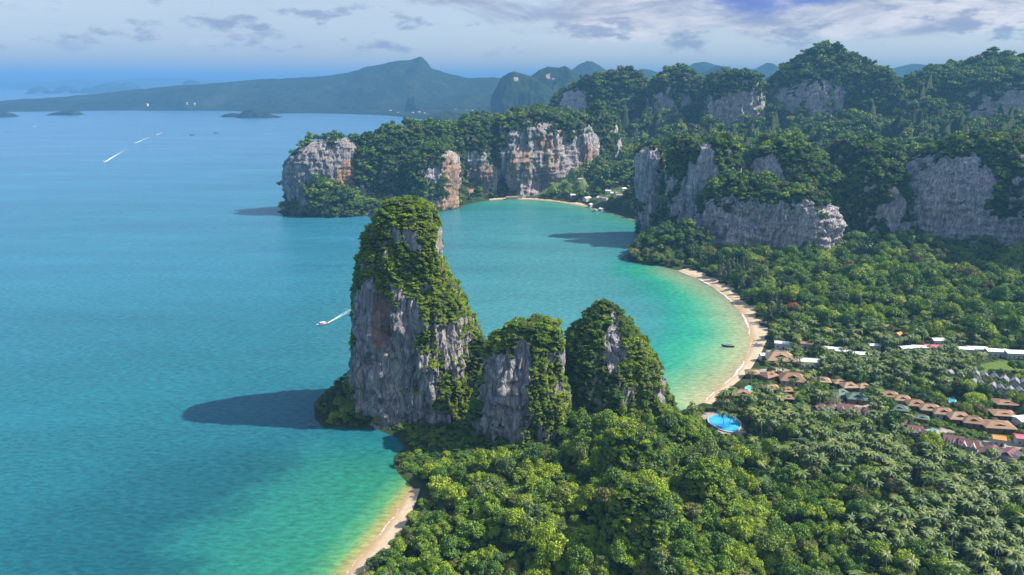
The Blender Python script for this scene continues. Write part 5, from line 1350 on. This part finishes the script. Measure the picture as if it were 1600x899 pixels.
# --- town on the distant shore
tb = [(640, 169, 26, 'r'), (648, 170, 22, 'w'), (655, 174, 30, 'r'), (663, 176, 34, 'w'), (668, 178, 24, 'r'), (645, 175, 26, 'w'), (752, 165, 38, 'w'), (748, 151, 20, 'w'), (712, 170, 18, 'r'), (729, 171, 16, 'w'), (738, 172, 14, 'w'), (585, 169, 18, 'w'), (610, 172, 22, 'w'), (622, 175, 16, 'w'),
      (780, 178, 26, 'w'), (773, 181, 22, 'w'), (765, 186, 20, 'r'), (742, 189, 22, 'w'), (725, 197, 20, 'w'), (715, 203, 18, 'w'), (733, 201, 14, 'r'), (230, 162, 30, 'r'), (288, 158, 26, 'w'), (292, 160, 18, 'w'), (304, 161, 18, 'w'), (329, 157, 20, 'w'), (102, 154, 18, 'w'), (128, 151, 18, 'w'), (790, 173, 16, 'w'), (584, 150, 24, 'w')]
for i, (px, py, Lm, k) in enumerate(sorted(tb)):
    zt = 14.0 if py > 163 else 60.0; Lm *= 0.5
    x, y = G(px, py, zt)
    root = tag(empty('distant_building', (x, y, zt - 8), (i * 0.7) % 3), '%s building on the distant shore, %s from the left' % ('reddish-roofed' if k == 'r' else 'white', (ORD + ['twenty-first', 'twenty-second', 'twenty-third', 'twenty-fourth', 'twenty-fifth', 'twenty-sixth', 'twenty-seventh', 'twenty-eighth', 'twenty-ninth', 'thirtieth'])[i]), 'building', 'buildings of the distant town')
    mb = MB(); mb.box(-Lm / 2, Lm / 2, -Lm * .28, Lm * .28, -8, 5); mb.build('wall', M['wall_white'], root)
    gable_roof(Lm, Lm * .56, 5.1, 2.6, 1.0, .4).build('roof', M['orange_roof' if k == 'r' else 'white_roof'], root)

# ------------------------------------------------------------------ boats and wakes
M['hull_dark'] = simple('dark_timber_hull', (0.06, 0.055, 0.07), 0.6, 0.25, 1.0)
M['hull_white'] = simple('white_hull', (0.80, 0.80, 0.80), 0.3, 0.08, 1.0)
M['hull_red'] = simple('red_hull_band', (0.55, 0.06, 0.05), 0.35, 0.1, 1.0)
M['canvas'] = simple('blue_canvas', (0.10, 0.16, 0.30), 0.9, 0.2, 1.0)
M['deck'] = simple('boat_deck', (0.45, 0.33, 0.22), 0.7, 0.2, 1.0)
def hull(L, W, D, sheer, n=14):
    """lofted hull, bow at +x"""
    mb = MB(); secs = []
    for i in range(n + 1):
        t = i / n; x = -L / 2 + L * t
        w_ = W / 2 * (0.72 + 0.28 * math.sin(math.pi * min(1, t * 1.1))) * (1 - max(0, (t - .55) / .45) ** 2.2) + 0.03
        top = D + sheer * max(0, (t - .35) / .65) ** 2.4 + 0.12 * (1 - t); kl = -0.35 * (1 - max(0, (t - .6) / .4) ** 2) + sheer * .55 * max(0, (t - .7) / .3) ** 2
        secs.append([(x, -w_, top), (x, -w_ * .8, (top + kl) / 2), (x, 0, kl), (x, w_ * .8, (top + kl) / 2), (x, w_, top), (x, w_ * .86, top), (x, w_ * .7, kl + .45 * (top - kl)), (x, -w_ * .7, kl + .45 * (top - kl)), (x, -w_ * .86, top)])
    b = len(mb.v)
    for s_ in secs: mb.v += s_
    m_ = len(secs[0])
    for i in range(n):
        for k in range(m_):
            a_, b_ = b + i * m_ + k, b + i * m_ + (k + 1) % m_
            mb.f.append((a_, b_, b_ + m_, a_ + m_))
    mb.f.append(tuple(b + k for k in range(m_))[::-1]); mb.f.append(tuple(b + n * m_ + k for k in range(m_)))
    return mb
def ribbon(pts, widths, dens, parent=None, name='wake'):
    p = polyline(pts, 80); tn = np.gradient(p, axis=0); nm = np.stack([-tn[:, 1], tn[:, 0]], -1); nm /= np.linalg.norm(nm, axis=1)[:, None]
    wv = np.interp(np.linspace(0, 1, 80), np.linspace(0, 1, len(widths)), widths); dv = np.interp(np.linspace(0, 1, 80), np.linspace(0, 1, len(dens)), dens)
    s_ = np.linspace(-1, 1, 7)
    P = p[:, None] + nm[:, None] * (wv[:, None] * s_[None])[..., None]
    me = mesh_np(name, np.concatenate([P, np.full(P.shape[:2] + (1,), .06)], -1).reshape(-1, 3), grid_faces(80, 7), M['foam'], True)
    fattr(me, 'dense', dv[:, None] - .35 * np.abs(s_)[None] ** 2)
    return me
def wake(x, y, dx, dy, L, spread, w0, w1, label, d0=.75, d1=.18):
    n = math.hypot(dx, dy); dx, dy = dx / n, dy / n; nx_, ny_ = -dy, dx
    parts = []
    for s_, ww, dd in ((0, 1.0, 0.05), (-1, .6, 0), (1, .6, 0)):
        parts.append(ribbon([(x + s_ * nx_ * w0 * .4, y + s_ * ny_ * w0 * .4), (x + dx * L * .5 + s_ * nx_ * spread * .55, y + dy * L * .5 + s_ * ny_ * spread * .55), (x + dx * L + s_ * nx_ * spread, y + dy * L + s_ * ny_ * spread)], [w0 * ww, w1 * ww, w1 * ww * .8], [d0 + dd, (d0 + d1) / 2, d1 - .1]))
    co = []; fc = []; off = 0; dn_ = []
    for k, m_ in enumerate(parts):
        a = np.zeros(len(m_.vertices) * 3, np.float32); m_.vertices.foreach_get('co', a); a = a.reshape(-1, 3); a[:, 2] += .006 * k
        q = np.zeros(len(a), np.float32); m_.attributes['dense'].data.foreach_get('value', q); dn_.append(q)
        co.append(a); fc.append(grid_faces(80, 7) + off); off += len(a)
    me = mesh_np('wake', np.concatenate(co), np.concatenate(fc), M['foam'], True); fattr(me, 'dense', np.concatenate(dn_))
    tag(obj('wake', me), label, 'wake', kind='stuff')
def speedboat(px, py, hx, hy, s, label, red=True):
    x, y = G(px, py); a = math.atan2(hy, hx)
    root = tag(empty('speedboat', (x, y, 0.25), a), label, 'speedboat'); root.scale = (s, s, s)
    hull(9.5, 2.7, 0.75, .45).build('hull', M['hull_white'], root)
    mb = MB(); mb.box(-4.2, 2.2, -1.12, 1.12, .05, .42); mb.build('deck', M['hull_red' if red else 'deck'], root)
    mb = MB()
    for sx in (-2.6, 1.2):
        for sy in (-.95, .95): mb.box(sx - .04, sx + .04, sy - .04, sy + .04, .4, 2.2)
    mb.build('canopy_post', M['hull_white'], root)
    mb = MB(); mb.prism([(-2.9, -1.15, 2.2), (1.5, -1.05, 2.2), (1.5, 1.05, 2.2), (-2.9, 1.15, 2.2)], .1); mb.build('canopy', M['hull_white'], root)
    mb = MB(); mb.poly([(1.9, -1.0, .6), (1.9, 1.0, .6), (1.3, .9, 1.5), (1.3, -.9, 1.5)]); mb.build('windscreen', M['window'], root)
    for sy in (-.5, .5):
        mb = MB(); mb.box(-5.1, -4.6, sy - .2, sy + .2, -.2, 1.0); mb.build('outboard_motor', M['hull_dark'], root)
    return x, y
x, y = speedboat(503, 508, -1, -.62, 1.0, 'red and white speedboat trailing a white wake left of the tallest pinnacle')
x2, y2 = G(585, 462)
wake(x + 3, y + 3, x2 - x, y2 - y, math.hypot(x2 - x, y2 - y), 4.5, .55, .7, 'white wake of the red and white speedboat', .48, .05)
for (px, py, tx, ty, lb, s, d1) in [(163, 254, 212, 224, 'speedboat leading the pair far out on the left sea', 1.5, .05), (211, 224, 252, 207, 'speedboat following second far out on the left sea', 1.4, 0.0), (245, 211, 262, 204, 'faint third speedboat behind the pair', 1.3, 0.0), (54, 198, 66, 197, 'lone distant speedboat at the far left', 1.4, 0)]:
    x, y = G(px, py); x2, y2 = G(tx, ty)
    speedboat(px, py, x - x2, y - y2, s, lb, False)
    wake(x, y, x2 - x, y2 - y, math.hypot(x2 - x, y2 - y) * .95, 7, .9, 1.1, 'white wake behind the ' + lb, .62, -.05 + d1)
for (px, py, a, lb) in [(300, 211.5, .1, 'dark boat far out, left of a pair of specks'), (338, 208.5, .3, 'dark boat far out, right of a pair of specks'), (1137, 542.5, -.12, 'dark longtail boat moored in the shallows off the main beach')]:
    x, y = G(px, py); s = 1.0 if py > 400 else 2.0
    root = tag(empty('longtail_boat', (x, y, .2), math.pi + a), lb, 'boat'); root.scale = (s * .95, s, s)
    hull(10.5, 1.8, .75, 1.5, 16).build('hull', M['hull_dark'], root)
    mb = MB(); mb.box(-4.2, 2.0, -.66, .66, .2, .38); mb.build('deck', M['deck'], root)
    for sx in (-3.2, -.6, 1.8):
        for sy in (-.7, .7):
            mb = MB(); mb.box(sx - .05, sx + .05, sy - .05, sy + .05, .6, 2.1); mb.build('canopy_post', M['deck'], root)
    mb = MB()
    for k in range(6):
        a0, a1 = math.pi * k / 6, math.pi * (k + 1) / 6
        mb.poly([(-3.6, .85 * math.cos(a0), 2.05 + .3 * math.sin(a0)), (2.2, .85 * math.cos(a0), 2.05 + .3 * math.sin(a0)), (2.2, .85 * math.cos(a1), 2.05 + .3 * math.sin(a1)), (-3.6, .85 * math.cos(a1), 2.05 + .3 * math.sin(a1))])
    mb.build('canopy', M['canvas'], root)
    mb = MB(); tube(mb, [(-5.0, 0, .9), (-5.6, 0, .95)], [.25, .22], 6); mb.box(-5.2, -4.7, -.25, .25, .6, 1.15); mb.build('engine', M['hull_dark'], root)
    mb = MB(); mb.prism([(-8.8, -.05, -.3), (-5.0, -.05, .75), (-5.0, .05, .75), (-8.8, .05, -.3)], .1); mb.build('propeller_shaft', M['deck'], root)

# ------------------------------------------------------------------ sea haze: even, pale air round everything
mb = MB(); mb.box(-60000, 60000, -60000, 60000, -12, 430)
m = bpy.data.materials.new('haze_air'); m.use_nodes = True; t = NT(m.node_tree)
v = t.n('ShaderNodeVolumePrincipled', {'Color': rgb(0.15, 0.36, 0.62), 'Density': 0.00012, 'Anisotropy': 0.0})
t.n('ShaderNodeOutputMaterial', {'Volume': (v, 0)})
hz = mb.build('haze', m)
tag(hz, 'pale blue sea haze lying over the whole coast', 'haze', kind='stuff')
